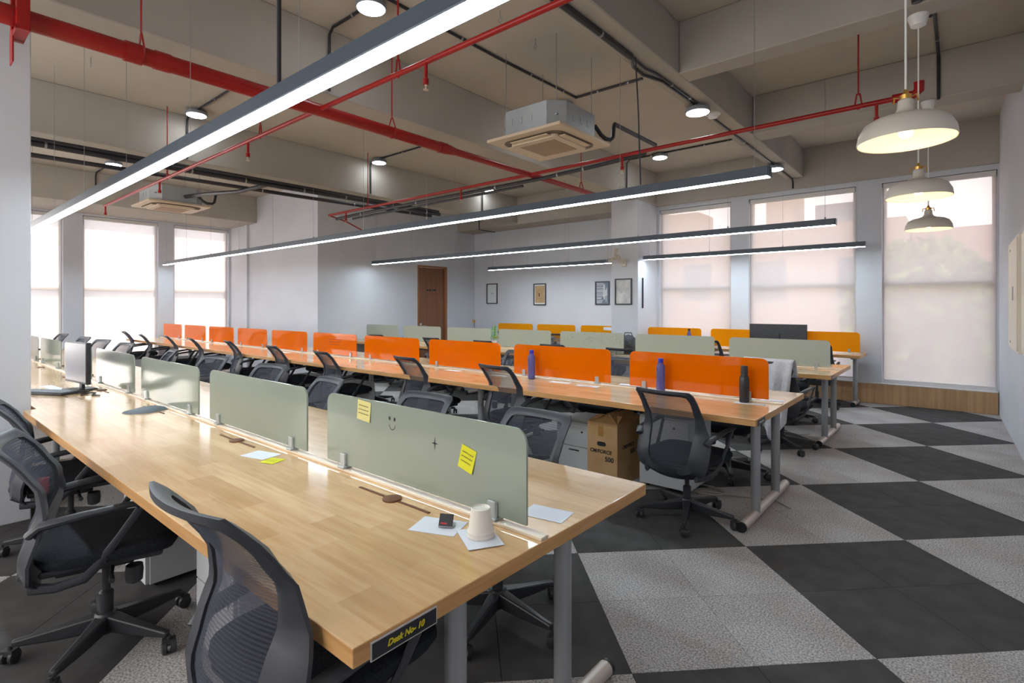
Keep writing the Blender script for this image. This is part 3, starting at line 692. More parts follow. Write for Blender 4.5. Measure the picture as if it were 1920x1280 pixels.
D3 = desk('bench_desk', 'wooden bench desk with pale mint screens, third row', 5.99, 7.21, -9.58, -.965, (-1.08, -3.55, -6.05, -8.55))
D4 = desk('bench_desk', 'single-sided wooden desk under the far windows with amber screens', 8.70, 9.32, -4.33, -1.05, (-1.15, -2.7, -4.1), double=False)
D5 = desk('bench_desk', 'single-sided wooden desk below the pictures with amber screens', 8.95, 9.60, -8.1, -4.89, (-5.2, -6.6, -7.9), double=False)
# number plate on the foreground desk, brown cable slots
pl = put('number_plate', MB().box(0, -.089, -.0195, .003, .089, .0195).mesh('number_plate', 'tag_border', smooth=False), D1, (.0, .729-1.24, .7035))
put('plate_face', MB().box(.003, -.086, -.0165, .004, .086, .0165).mesh('plate_face', 'tag_black', smooth=False), pl)
text('lettering', 'Desk No- 10', .0185, (.0045, .0, .0), (PI/2, 0, PI/2), 'tag_yellow', pl, shear=.3, bold=.0006)
for D, yy in ((D2, 3.44), (D3, 6.06)):
    yc = (3.36+4.64)/2 if D is D2 else (5.99+7.21)/2
    q = put('number_plate', MB().box(0, -.075, -.0175, .003, .075, .0175).mesh('number_plate', 'tag_black', smooth=False), D, (.0, yy+.03-yc, .704))
    put('lettering', MB().box(.003, -.045, -.003, .0038, .0, .005).box(.003, .01, -.003, .0038, .045, .005).mesh('lettering', 'tag_border', smooth=False), q)
slot = MB().box(-.195, -.005, 0, .195, .005, .003); slot.lathe([(.034, .0), (.034, .006), (.028, .008), (0, .008)], 20)
slotm = slot.mesh('cable_slot', 'brown_slot', bevel=.0)
for i in range(7): put('cable_slot', slotm, D1, (-1.52-1.26*i+.915, 1.155-1.24, DZ))
for i in range(7): put('cable_slot', slotm, D1, (-1.52-1.26*i+.915, 1.33-1.24, DZ))

# ---------------------------------------------------------------- desk screens
def screen_mesh(w, h, r=.045, t=.008):
    pts = [(-w/2, 0), (w/2, 0)]
    for c, a0 in (((w/2-r, h-r), 0), ((-w/2+r, h-r), 90)):
        for i in range(7): a = math.radians(a0+i*15); pts.append((c[0]+r*math.cos(a), c[1]+r*math.sin(a)))
    n = len(pts)
    return MB().add([(x, -t/2, z) for x, z in pts]+[(x, t/2, z) for x, z in pts],
                    [list(range(n)), list(range(n, 2*n))[::-1]]+[(i, (i+1)%n, n+(i+1)%n, n+i) for i in range(n)])
cl = MB().box(-.017, -.016, .0, .017, -.005, .060); cl.box(-.017, .005, 0, .017, .016, .060); cl.box(-.022, -.024, 0, .022, .024, .010)
clampm = cl.mesh('clamp', 'clear', bevel=.003)
def screen(x0, x1, y, m, label, group, h=.285, z=DZ+.024):
    e = empty('desk_screen', label, 'desk screen', group, loc=((x0+x1)/2, y, z))
    w = x1-x0
    put('screen_panel', screen_mesh(w, h).mesh('screen_panel', m), e)
    for s in (-1, 1): put('clamp', clampm, e, (s*(w/2-.13), 0, DZ+.0105-z))
    return e
S1 = []
for k in range(7):
    xr_ = -.985-1.262*k
    S1.append(screen(xr_-1.09, xr_, 1.24, 'screen_mint', ('frosted green screen nearest the camera, with smiley face and two sticky notes' if k == 0 else 'frosted green-grey screen, %s from the near end of the foreground desk' % ORD[k]), 'green-grey screens on the foreground desk'))
S2 = []
for k in range(10):
    xr_ = -1.026-1.2505*k
    S2.append(screen(xr_-1.07, xr_, 4.01, 'screen_orange', 'orange acrylic screen, %s from the aisle end of the second desk' % ORD[k], 'orange screens on the second desk'))
for k in range(7):
    xr_ = -1.07-1.237*k
    e = screen(xr_-1.06, xr_, 6.6, 'screen_mint2', ('pale mint screen covered in small grey scribbles, third from the aisle' if k == 2 else 'pale mint screen, %s from the aisle end of the third desk' % ORD[k]), 'pale mint screens on the third desk')
    if k == 2:
        mb = MB(); rr = random.Random(2)
        for i in range(110):
            x = rr.uniform(-.42, .50); z = rr.uniform(.12, .27); a = rr.uniform(.006, .02); b = rr.uniform(-.01, .01)
            mb.add([(x, -.0046, z), (x+a, -.0046, z+b), (x+a, -.0046, z+b+.004), (x, -.0046, z+.004)], [(0,1,2,3)])
        put('scribbles', mb.mesh('scribbles', mat('scribble_grey', (.25, .30, .28), .7), smooth=False), e)
for k, (a, b, y, lb) in enumerate(((-2.05, -1.09, 8.98, 'amber screen nearest the right end of the window desk'), (-3.20, -2.20, 8.98, 'amber screen in the middle of the window desk, partly behind the black monitor'), (-4.33, -3.36, 8.98, 'amber screen on the window desk beside the far column'),
                                   (-5.77, -4.93, 8.98, 'amber screen left of the far column with a white sticker'), (-6.86, -5.90, 8.98, 'amber screen in the middle below the pictures'), (-7.96, -6.98, 8.98, 'leftmost amber screen below the pictures'))):
    e = screen(a, b, y, 'screen_amber', lb, 'amber screens along the far wall')
    if k == 3: put('sticker', MB().box(.10, -.006, .20, .36, -.004, .26).mesh('sticker', 'paper', smooth=False), e)
# drawings on the nearest screen
def dot(cx, cz, r, y=-.0046, n=12):
    return [(cx+r*math.cos(2*PI*i/n), y, cz+r*math.sin(2*PI*i/n)*1.3) for i in range(n)]
dr = MB(); sx0 = S1[0].location.x
def sxz(X, Z): return X-sx0, Z-(DZ+.024)
for X, Z in ((-1.642, .985), (-1.612, .984)):
    a, b = sxz(X, Z); dr.add(dot(a, b, .006), [list(range(12))])
arc = []
cx_, cz_ = sxz(-1.626, .966)
for i in range(9):
    t = math.radians(190+i*20); arc.append((cx_+.020*math.cos(t), cz_+.024*math.sin(t)))
for (a, b), (c, d_) in zip(arc, arc[1:]): dr.add([(a, -.0046, b), (c, -.0046, d_), (c*.85+cx_*.15, -.0046, d_*.88+cz_*.12), (a*.85+cx_*.15, -.0046, b*.88+cz_*.12)], [(0,1,2,3)])
put('drawing', dr.mesh('drawing', 'ink', smooth=False), S1[0])['label'] = 'small black smiley face drawn on the screen'
st = MB(); a, b = sxz(-1.389, .932)
for i in range(4):
    t = i*PI/2; L = .026 if i % 2 else .018
    st.add([(a+L*math.cos(t), -.0046, b+L*math.sin(t)), (a+.004*math.cos(t+.8), -.0046, b+.004*math.sin(t+.8)), (a, -.0046, b), (a+.004*math.cos(t-.8), -.0046, b+.004*math.sin(t-.8))], [(0,1,2,3)])
put('drawing', st.mesh('drawing', 'ink', smooth=False), S1[0])['label'] = 'small black four-pointed star drawn on the screen'
hw = MB(); rr = random.Random(9)
for row in range(3):
    x = -.12
    while x < .14: 
        w_ = rr.uniform(.02, .05); hw.box(x, -.0048, .20-row*.035, x+w_*.8, -.0040, .208-row*.035); x += w_
put('handwriting', hw.mesh('handwriting', mat('dark_orange_marker', (.40, .04, .01), .6), smooth=False), S2[4])

# sticky notes
def note(name, label, loc, rot, w, h, m, seed, curl=.0):
    rr = random.Random(seed); mb = MB(); n = 6
    vs = []
    for j in range(n+1):
        for i in range(n+1):
            u, v = i/n, j/n; vs.append(((u-.5)*w, -(curl*(1-v)**2*(.4+.6*u)), (v-.5)*h))
    mb.add(vs, [(j*(n+1)+i, j*(n+1)+i+1, (j+1)*(n+1)+i+1, (j+1)*(n+1)+i) for j in range(n) for i in range(n)])
    o = put(name, mb.mesh(name, m), None, loc, rot); tag(o, label, 'sticky note')
    wr = MB()
    for r_ in range(3):
        x = -.36*w
        while x < .3*w:
            L = rr.uniform(.05, .12)*w; z = h*(.22-r_*.2)
            wr.add([(x, -.0012-curl*.5, z), (x+L, -.0012-curl*.5, z+.001), (x+L, -.0012-curl*.5, z+.004), (x, -.0012-curl*.5, z+.003)], [(0,1,2,3)]); x += L*1.3
    put('handwriting', wr.mesh('handwriting', 'note_ink', smooth=False), o)
    return o
note('sticky_note', 'bright yellow note stuck at a tilt on the nearest green screen', (-1.23, 1.234, .908), (0, math.radians(14), 0), .068, .078, 'note_y', 1, .004)
note('sticky_note', 'pale yellow torn note with writing near the left corner of the nearest green screen', (-1.805, 1.234, .993), (0, math.radians(4), 0), .088, .078, 'note_p', 2, .003)
n3 = note('sticky_note', 'bright yellow note lying flat on the foreground desk', (-2.30, 1.105, DZ+.0015), (-PI/2, 0, math.radians(20)), .075, .075, 'note_y', 3, 0)

# ---------------------------------------------------------------- office chair
def yb(z, x=0):
    P = [(.33, -.20), (.37, -.255), (.45, -.262), (.54, -.235), (.62, -.205), (.70, -.212), (.78, -.262), (.885, -.345)]
    if z <= P[0][0]: y = P[0][1]
    elif z >= P[-1][0]: y = P[-1][1]
    else:
        for (a, ya), (b, yb_) in zip(P, P[1:]):
            if a <= z <= b:
                t = (z-a)/(b-a); t = t*t*(3-2*t)*.4+t*.6; y = ya+(yb_-ya)*t; break
    return y+.95*x*x
def contour(pairs, n_side=14, r_top=.05, r_bot=.06):
    """closed contour (x,z) from half-width list pairs (z, hw), rounded corners by resampling"""
    pts = [(hw, z) for z, hw in pairs]
    full = pts+[(-x, z) for x, z in reversed(pts)]
    # Chaikin smoothing
    for _ in range(3):
        out = []
        for i in range(len(full)):
            a, b = full[i], full[(i+1) % len(full)]
            out.append((a[0]*.75+b[0]*.25, a[1]*.75+b[1]*.25)); out.append((a[0]*.25+b[0]*.75, a[1]*.25+b[1]*.75))
        full = out
    # resample to 72 points by arclength
    L = [0]
    for i in range(len(full)): a, b = full[i], full[(i+1) % len(full)]; L.append(L[-1]+math.hypot(b[0]-a[0], b[1]-a[1]))
    N = 72; res = []
    for k in range(N):
        s = L[-1]*k/N; i = max(j for j in range(len(L)) if L[j] <= s); i = min(i, len(full)-1)
        t = (s-L[i])/max(1e-9, L[i+1]-L[i]); a, b = full[i], full[(i+1) % len(full)]
        res.append((a[0]+(b[0]-a[0])*t, a[1]+(b[1]-a[1])*t))
    return res
def polar(c, cz):
    """re-index a contour by angle so that outer and inner match"""
    N = 72; out = []
    for k in range(N):
        a = 2*PI*k/N; dx, dz = math.cos(a)*.55, math.sin(a); best = None
        for i in range(len(c)):
            (x1, z1), (x2, z2) = c[i], c[(i+1) % len(c)]
            z1 -= cz; z2 -= cz; ex, ez = x2-x1, z2-z1; den = dx*ez-dz*ex
            if abs(den) < 1e-12: continue
            t = (x1*ez-z1*ex)/den; u = (x1*dz-z1*dx)/den
            if t > 0 and -1e-6 <= u <= 1+1e-6: best = t if best is None else max(best, t)
        out.append((dx*best, dz*best+cz))
    return out
def build_chair():
    root = empty('office_chair')
    O = polar(contour([(.887, .0), (.887, .178), (.885, .190), (.87, .199), (.85, .200), (.74, .202), (.64, .214), (.59, .240), (.54, .252), (.45, .252), (.375, .232), (.335, .180), (.318, .08), (.316, 0)]), .61)
    I = polar(contour([(.855, .0), (.855, .145), (.850, .158), (.835, .164), (.70, .158), (.58, .150), (.47, .142), (.425, .132), (.400, .10), (.396, .05), (.394, 0)]), .61)
    N = 72; mb = MB(); th = .013
    vs = []
    for (x, z), (xi, zi) in zip(O, I):
        xm, zm = (x+xi)/2, (z+zi)/2
        vs += [(x, yb(z, x)+.0, z), (x, yb(z, x)-.010, z), (xm, yb(zm, xm)-.018, zm), (xi, yb(zi, xi)-.010, zi), (xi, yb(zi, xi)+.012, zi), (xm, yb(zm, xm)+.016, zm)]
    fs = [(k*6+a, ((k+1)%N)*6+a, ((k+1)%N)*6+(a+1)%6, k*6+(a+1)%6) for k in range(N) for a in range(6)]
    mb.add(vs, fs)
    back = put('back_frame', mb.mesh('back_frame', 'black_frame'), root)
    # elastic mesh
    mm = MB(); R = 5; vs = []
    cz = .62
    for r_ in range(R+1):
        for (x, z) in I:
            t = r_/R; X = x*t*1.02; Zz = cz+(z-cz)*t*1.01; vs.append((X, yb(Zz, X)-.002, Zz))
    mm.add(vs, [(r_*N+k, r_*N+(k+1)%N, (r_+1)*N+(k+1)%N, (r_+1)*N+k) for r_ in range(1, R) for k in range(N)]+[[N+k for k in range(N)]])
    put('back_mesh', mm.mesh('back_mesh', 'net'), root)
    # seat cushion
    c = MB(); n = 28; vs = []
    lv = [(.400, .84), (.408, .95), (.430, 1.0), (.448, .99), (.460, .93), (.464, .80), (.465, .4)]
    for z, s in lv:
        for k in range(n):
            a = 2*PI*k/n; ca, sa = math.cos(a), math.sin(a); p = 2/4.2
            x = .242*s*math.copysign(abs(ca)**p, ca); y = .235*s*math.copysign(abs(sa)**p, sa)+.02
            vs.append((x, y, z-(.020*max(0, (y-.12)/.13)**2 if y > .12 else 0)))
    fs = [(i*n+k, i*n+(k+1)%n, (i+1)*n+(k+1)%n, (i+1)*n+k) for i in range(len(lv)-1) for k in range(n)]+[list(range(n))[::-1], [(len(lv)-1)*n+k for k in range(n)]]
    c.add(vs, fs); put('seat', c.mesh('seat', 'seat_fabric'), root)
    put('seat_pan', MB().box(-.19, -.19, .372, .19, .20, .402).mesh('seat_pan', 'black', bevel=.012), root)
    # mechanism with lever and knob
    me = MB().box(-.07, -.16, .318, .07, .10, .374)
    mo = put('mechanism', me.mesh('mechanism', 'black', bevel=.012), root)
    put('lever', MB().tube([(.06, .03, .345), (.17, .03, .340), (.24, .035, .335)], [.007,.007,.011], 8).mesh('lever', 'black'), mo)
    put('tension_knob', MB().lathe([(.020, .255), (.030, .262), (.033, .30), (.030, .325)], 14, (.10, .10, 0)).mesh('tension_knob', 'black'), mo)
    # armrest loops
    for s in (-1, 1):
        x0 = .232; pth = [(s*x0, -.205, .560), (s*(x0+.012), -.170, .590), (s*(x0+.022), -.05, .608), (s*(x0+.025), .09, .622), (s*(x0+.024), .130, .618), (s*(x0+.018), .125, .600),
               (s*(x0+.008), .060, .500), (s*(x0-.002), -.010, .400), (s*(x0-.012), -.050, .358), (s*(x0-.035), -.14, .338), (s*(x0-.06), -.215, .342)]
        r = [.026, .028, .024, .020, .017, .014, .014, .017, .019, .020, .022]
        put('armrest', MB().tube(pth, r, 10, flat=.62).mesh('armrest', 'black_frame'), root)
    # gas lift and star base
    gl = MB().lathe([(.024, .09), (.026, .21), (.022, .215), (.015, .22), (.015, .34)], 16); put('gas_lift', gl.mesh('gas_lift', 'black'), root)
    put('hub', MB().lathe([(.022, .045), (.040, .06), (.046, .12), (.036, .135), (.026, .137)], 18).mesh('hub', 'base'), root)
    lm = MB()
    lm.add([(-.026,.03,.062), (.026,.03,.062), (.026,.03,.128), (-.026,.03,.128), (-.020,.16,.058), (.020,.16,.058), (.018,.16,.108), (-.018,.16,.108), (-.014,.305,.064), (.014,.305,.064), (.013,.305,.088), (-.013,.305,.088)],
           [(0,1,2,3)[::-1], (8,9,10,11)]+[(a, a+4, (a+1)%4+4+0, (a+1)%4) for a in range(4)]+[(a+4, a+8, (a+1)%4+8, (a+1)%4+4) for a in range(4)])
    legm = lm.mesh('base_leg', 'base', bevel=.007, seg=2)
    cs = MB()
    for s in (-1, 1):
        cs.tube([(s*.006, 0, .027), (s*.010, 0, .027), (s*.022, 0, .027), (s*.026, 0, .027)], [.020, .027, .027, .020], 14)
    cs.tube([(0, .005, .03), (0, .0, .07)], .008, 8); cs.box(-.024, -.014, .036, .024, .020, .056)
    casm = cs.mesh('caster', 'caster')
    for k in range(5):
        a = k*2*PI/5+.3
        lo = put('base_leg', legm, root, rot=(0, 0, a))
        put('caster', casm, lo, (0, .310, 0), (0, 0, .6*k))
    return root
CH0 = build_chair(); used = [False]
def chair(x, y, deg, label, group, tall=1.0, star=0):
    r = copy_tree(CH0)
    r.location = (x, y, 0); r.rotation_euler = (0, 0, math.radians(deg)); lift = (tall-1)*.885
    for ch in r.children:
        if ch.name.startswith('base_leg'): ch.rotation_euler.z += math.radians(star)
        if ch.name.split('.')[0] in ('back_frame', 'back_mesh', 'seat', 'seat_pan', 'mechanism', 'armrest'): ch.location.z += lift*(.25 if ch.name.startswith('armrest') and lift > .08 else 1)
        if ch.name.startswith('gas_lift'): ch.scale.z = (.34+lift)/.34; ch.location.z = .09*(1-ch.scale.z)+.0
    tag(r, label, 'chair', group); return r
GN = 'black mesh office chairs around the desks'
chair(-1.262, .73, 2, 'black mesh chair in the foreground, its curved back nearest the camera', GN, 1.13)
cB = chair(-2.73, .61, -17, 'black mesh chair at the lower left edge with a small red tag on its back', GN, 1.02, 10)
put('tag', MB().box(-.172, -.245, .62, -.150, -.205, .685).mesh('tag', 'red_tag', bevel=.001), cB)['label'] = 'small red tag'
chair(-3.98, .72, -8, 'black mesh chair beside the white column at the left edge', GN)
for k, (x, ry) in enumerate(zip((-1.60, -2.40, -3.52, -4.45, -5.60, -6.95, -8.60, -9.75, -10.9, -12.5), (0, 6, -4, 10, 14, -8, 12, 16, 10, 10))):
    chair(x, 1.80 if k < 3 else 1.86, 180+ry, 'black mesh chair, %s from the aisle on the far side of the foreground desk' % ORD[k], GN, 1.0 if k < 3 else 1.03)
for k, (x, y, a, t) in enumerate(((-1.39, 3.46, -6, 1.0), (-2.90, 3.56, -7, 1.045), (-4.06, 3.56, -6, 1.045), (-5.50, 3.52, -7, 1.02), (-6.68, 3.52, -6, 1.03), (-7.98, 3.52, -10, 1.04), (-9.28, 3.50, -14, 1.02), (-10.4, 3.50, -14, 1.02), (-11.65, 3.46, -16, 1.0), (-12.75, 3.46, -18, 1.03))):
    chair(x, y, a, 'black mesh chair, %s from the aisle on the near side of the orange-screen desk' % ORD[k], GN, t, -28.5 if k == 0 else (k*37) % 72)
for k, (x, a) in enumerate(((-1.50, 6), (-2.65, -5), (-3.95, 8), (-5.2, 0), (-6.5, 7), (-7.8, -6), (-9.1, 5))):
    chair(x, 4.60, 180+a, 'black mesh chair, %s from the aisle on the far side of the orange-screen desk' % ORD[k], GN)
cT = chair(-1.36, 5.78, -8, 'black mesh chair with a white towel over it at the end of the third desk', GN)
for k, (x, a) in enumerate(((-3.14, -4), (-4.18, 3), (-5.42, -3), (-6.60, 2), (-8.1, 4))):
    chair(x, 6.08, a, 'black mesh chair, %s from the aisle on the near side of the third desk' % ORD[k+1], GN, 1.02)
for k, x in enumerate((-1.65, -2.9, -4.2, -5.6, -7.4)):
    chair(x, 7.25, 180+8*(-1)**k, 'black mesh chair, %s from the aisle on the far side of the third desk' % ORD[k], GN)
for k, (x, y) in enumerate(((-1.55, 8.55), (-3.0, 8.62), (-6.1, 8.75), (-7.3, 8.75))):
    chair(x, y, 6*(-1)**k, 'black mesh chair, %s from the right at the window-side desk' % ORD[k], GN)

for o_ in [CH0]+list(CH0.children_recursive): bpy.data.objects.remove(o_)

# ---------------------------------------------------------------- towel draped over the end chair
def towel():
    n, m_ = 22, 30; vs = []
    for j in range(m_+1):
        v = j/m_
        for i in range(n+1):
            u = i/n*2-1
            L = .95*v                                   # arc length along the cloth
            fold = .026*math.sin(u*11+v*2.5)*min(1, max(0, v-.2)*3)
            half = .235*(1-.05*v)
            x = u*half
            edge = 1-.55*max(0, v-.25)*abs(u-.35)         # pointed lower hem
            if v < .18:                                  # over the front of the backrest
                z = .74+.155*(v/.18); y = -.245-.045*(v/.18)+.01
            elif v < .26:
                t = (v-.18)/.08; z = .895+.018*math.sin(t*PI); y = -.285-.055*t
            else:
                t = (v-.26)/.74; z = .895-t*.78*edge; y = -.345-.030*math.sin(t*2.2)+fold
                x = x*(1-(.22*t if u > 0 else .05*t))
            if v >= .26 and z < .15: z = .15
            vs.append((x, y+.3*x*x, z))
    mb = MB(); mb.add(vs, [(j*(n+1)+i, j*(n+1)+i+1, (j+1)*(n+1)+i+1, (j+1)*(n+1)+i) for j in range(m_) for i in range(n)])
    o = put('towel', mb.mesh('towel', 'towel'), None, cT.location, cT.rotation_euler)
    md = o.modifiers.new('thick', 'SOLIDIFY'); md.thickness = .006; md.offset = 0
    tag(o, 'white towel hanging in folds over the end chair of the third desk', 'towel')
towel()

# ---------------------------------------------------------------- pedestals, carton
def pedestal(x0, y0, w, dp, h, label):
    e = empty('pedestal_cabinet', label, 'cabinet', 'pedestal cabinets under the desks', loc=(x0+w/2, y0+dp/2, 0))
    put('body', MB().box(-w/2, -dp/2+.018, .03, w/2, dp/2, h).mesh('body', 'pedestal', bevel=.004), e)
    hs = (h-.04)/2
    for k in range(2):
        dwr = put('drawer', MB().box(-w/2+.004, -dp/2, .035+k*hs, w/2-.004, -dp/2+.018, .035+(k+1)*hs-.006).mesh('drawer', 'pedestal', bevel=.003), e)
        put('lock' if k else 'handle', (MB().tube([(w*.22, -dp/2-.004, h-.07), (w*.22, -dp/2+.002, h-.07)], .009, 12) if k else MB().box(-.05, -dp/2-.006, .035+hs-.04, .05, -dp/2, .035+hs-.03)).mesh('lock' if k else 'handle', 'black'), dwr)
    for sx_ in (-1, 1):
        for sy_ in (-1, 1): put('caster', MB().tube([(sx_*(w/2-.05)-.01, sy_*(dp/2-.06), .016), (sx_*(w/2-.05)+.01, sy_*(dp/2-.06), .016)], .015, 10).mesh('caster', 'caster'), e)
pedestal(-3.42, .84, .36, .42, .56, 'grey-white pedestal cabinet under the foreground desk, behind the lower-left chair')
pedestal(-2.41, .84, .36, .42, .56, 'grey-white pedestal cabinet behind the back of the foreground chair')
pedestal(-2.69, 3.80, .36, .46, .42, 'low grey-white pedestal cabinet with a lock, left of the cardboard box')
pedestal(-1.93, 3.84, .40, .46, .56, 'grey-white pedestal cabinet right of the cardboard box')
for k, x in enumerate((-4.80, -6.25, -7.5, -8.8)): pedestal(x, 3.72, .38, .46, .42, 'grey-white pedestal cabinet under the orange-screen desk, %s left of the cardboard box' % ORD[k+1])
bx0, bx1, by0, by1, bz = -2.29, -2.02, 3.66, 4.05, .50
cb = empty('cardboard_box', 'tall brown cardboard box with black lettering under the orange-screen desk', 'box', loc=((bx0+bx1)/2, (by0+by1)/2, 0))
w2, d2 = (bx1-bx0)/2, (by1-by0)/2
hb = MB().box(-w2, -d2, 0, w2, d2, bz-.01); put('body', hb.mesh('body', 'carton', bevel=.003), cb)
fl = MB()
fl.add([(-w2,-d2,bz-.012), (w2,-d2,bz-.012), (w2-.02,-d2+.12,bz+.035), (-w2+.03,-d2+.12,bz+.03)], [(0,1,2,3)])
fl.add([(w2,-d2,bz-.012), (w2,d2,bz-.012), (w2-.09,d2-.02,bz+.05), (w2-.11,-d2+.05,bz+.06)], [(0,1,2,3)])
fl.add([(-w2,-d2,bz-.012), (-w2,d2,bz-.012), (-w2+.10,d2-.02,bz+.04), (-w2+.10,-d2+.05,bz+.03)], [(0,1,2,3)])
fo = put('flaps', fl.mesh('flaps', 'carton', smooth=False), cb); mdf = fo.modifiers.new('thick', 'SOLIDIFY'); mdf.thickness = .004
put('tape', MB().box(-.035, -d2-.0012, bz-.115, .012, -d2, bz-.035).mesh('tape', 'tape', smooth=False), cb)
hole = []
for i in range(16):
    t = 2*PI*i/16; hole.append((.022*math.copysign(1, math.cos(t))+.018*math.cos(t), .018*math.sin(t)))
put('hand_hole', MB().add([(x-.005, -d2-.0014, z+bz-.175) for x, z in hole], [list(range(16))]).mesh('hand_hole', 'ink', smooth=False), cb)
text('lettering', 'CM/FORCE', .040, (-.012, -d2-.0015, bz-.235), (PI/2, 0, 0), 'ink', cb, shear=.1, bold=.001)
text('lettering', '500', .052, (.065, -d2-.0015, bz-.290), (PI/2, 0, 0), 'ink', cb, bold=.0015)
text('lettering', 'CM/FORCE', .040, (w2+.0015, -.02, bz-.20), (PI/2, 0, PI/2), 'ink', cb, shear=.1, bold=.001)
text('lettering', '500', .052, (w2+.0015, .05, bz-.255), (PI/2, 0, PI/2), 'ink', cb, bold=.0015)

# ---------------------------------------------------------------- things on the desks
def flat(name, label, cat, pts, m, z=DZ, t=.0015, group=None):
    cx = sum(p[0] for p in pts)/len(pts); cyy = sum(p[1] for p in pts)/len(pts)
    o = put(name, MB().prism([(a-cx, b-cyy) for a, b in pts], 0, t).mesh(name, m, smooth=False), None, (cx, cyy, z+.0004)); return tag(o, label, cat, group)
def sheet(label, x, y, deg, w=.148, h=.10, z=DZ):
    a = math.radians(deg); ca, sa = math.cos(a), math.sin(a)
    return flat('paper_sheet', label, 'paper', [(x+ca*u*w/2-sa*v*h/2, y+sa*u*w/2+ca*v*h/2) for u, v in ((-1,-1), (1,-1), (1,1), (-1,1))], 'paper', z)
sheet('white paper under the small black gadget beside the paper cups', -1.225, 1.105, 22, .15, .11)
s2 = sheet('white paper under the upturned paper cups on the foreground desk', -1.07, 1.125, -30, .14, .105, DZ+.002)
sheet('white paper on the far side of the nearest green screen', -1.03, 1.40, 10, .15, .10)
sheet('pale sheet of paper left of the flat yellow note', -2.43, 1.115, 15, .15, .10)
sheet('white paper between the first two green screens', -2.16, 1.38, 10, .14, .10)
sheet('white sheet beyond the keyboard, at the left column', -5.75, .93, 5, .45, .08)
for k, (x, y, a, lb) in enumerate(((-1.12, 3.90, 8, 'pinkish-white paper beside the black bottle'), (-1.03, 4.14, 5, 'white paper at the aisle end behind the nearest orange screen'), (-2.72, 3.90, 4, 'white paper in front of the second orange screen'), (-2.17, 4.16, 4, 'white paper between the first and second orange screens'),
                                (-2.42, 3.87, 10, 'pale paper at the right clamp of the second orange screen'), (-3.45, 3.90, 6, 'white paper at the gap between second and third orange screens'), (-4.1, 3.9, 6, 'white paper in front of the third orange screen'), (-7.6, 3.85, 4, 'white paper in front of the sixth orange screen'))):
    sheet(lb, x, y, a, .20 if k != 1 else .15, .07)
# cups
cp = empty('paper_cup', 'stack of white paper cups upside down on the foreground desk', 'cup', loc=(-1.075, 1.135, DZ+.004))
put('cup', MB().lathe([(.040, 0), (.0415, .004), (.0385, .010), (.028, .082), (.0265, .083), (.0255, .079), (.0, .079)], 28).mesh('cup', 'cup'), cp)
put('cup', MB().lathe([(.0395, .012), (.0412, .016), (.0385, .022), (.037, .028)], 28, close=True).mesh('cup', 'cup'), cp)
gd = MB().box(-.022, -.002, 0, .022, .002, .038)
go = put('folded_card', gd.mesh('folded_card', 'tag_black', bevel=.001), None, (-1.195, 1.105, DZ+.006), (math.radians(-28), 0, .5))
tag(go, 'small dark folded card standing on paper beside the cups', 'card')
put('card_print', MB().box(-.016, -.0028, .008, .004, -.002, .012).mesh('card_print', 'red_tag', smooth=False), go)
g2 = put('card_base', MB().box(-.022, 0, -.001, .022, .036, .002).mesh('card_base', 'grey_metal', smooth=False), go, (0, -.002, 0), (math.radians(28), 0, 0))
# black pouch near the third green screen
pouch = [(-4.06, .985), (-3.97, 1.01), (-3.93, 1.10), (-3.98, 1.215), (-4.05, 1.235), (-4.17, 1.205), (-4.16, 1.12), (-4.10, 1.05)]
pm = MB(); n = len(pouch); cx = -4.05; cyy = 1.11
pm.add([(a-cx, b-cyy, 0) for a, b in pouch]+[((a-cx)*.85, (b-cyy)*.88, .012) for a, b in pouch]+[((a-cx)*.3, (b-cyy)*.4, .018) for a, b in pouch],
       [list(range(n))[::-1], [2*n+i for i in range(n)]]+[(r_*n+i, r_*n+(i+1)%n, (r_+1)*n+(i+1)%n, (r_+1)*n+i) for r_ in range(2) for i in range(n)])
tag(put('pouch', pm.mesh('pouch', mat('slate_pouch', (.10, .12, .14), .6)), None, (cx, cyy, DZ+.0005)), 'flat dark grey pouch lying by the third green screen', 'pouch')
# monitors
def monitor(label, x, y, deg, w, h, zc, face, stand=True, cat='monitor'):
    e = empty('monitor', label, 'monitor', loc=(x, y, DZ), rz=math.radians(deg))
    put('bezel', MB().box(-w/2, -.012, zc-h/2, w/2, .022, zc+h/2).mesh('bezel', 'black', bevel=.005), e)
    put('screen', MB().box(-w/2+.010, -.0135, zc-h/2+.018, w/2-.010, -.0115, zc+h/2-.010).mesh('screen', face, smooth=False), e)
    put('stand', MB().box(-.03, .022, .01, .03, .045, zc).box(-.03, .022, zc-.03, .03, .05, zc+.03).mesh('stand', 'black', bevel=.004), e)
    put('foot', MB().prism([(-.11, -.07), (.11, -.07), (.09, .11), (-.09, .11)], 0, .012).mesh('foot', 'black', bevel=.004), e)
    return e
monitor('flat monitor seen almost edge-on, standing on the foreground desk', -5.47, 1.03, 6, .46, .33, .225, 'screen_glare')
monitor('slim black monitor half hidden behind the left column', -8.75, 1.05, -4, .50, .33, .24, 'dark_screen')
mz = monitor('wide dark monitor rising above the pale mint screens near the windows', -2.13, 8.83, 182, .80, .34, .24, 'dark_screen')
put('back_cover', MB().box(-.395, -.020, .075, .395, -.012, .405).mesh('back_cover', 'dark_screen', bevel=.003), mz)
kb = empty('keyboard', 'black keyboard lying before the monitor on the foreground desk', 'keyboard', loc=(-5.42, .84, DZ), rz=math.radians(28))
put('body', MB().box(-.22, -.07, 0, .22, .07, .018).mesh('body', 'black', bevel=.004), kb)
ky = MB()
for r_ in range(5):
    for c_ in range(15): ky.box(-.212+c_*.0285, -.062+r_*.0255, .018, -.188+c_*.0285, -.041+r_*.0255, .024)
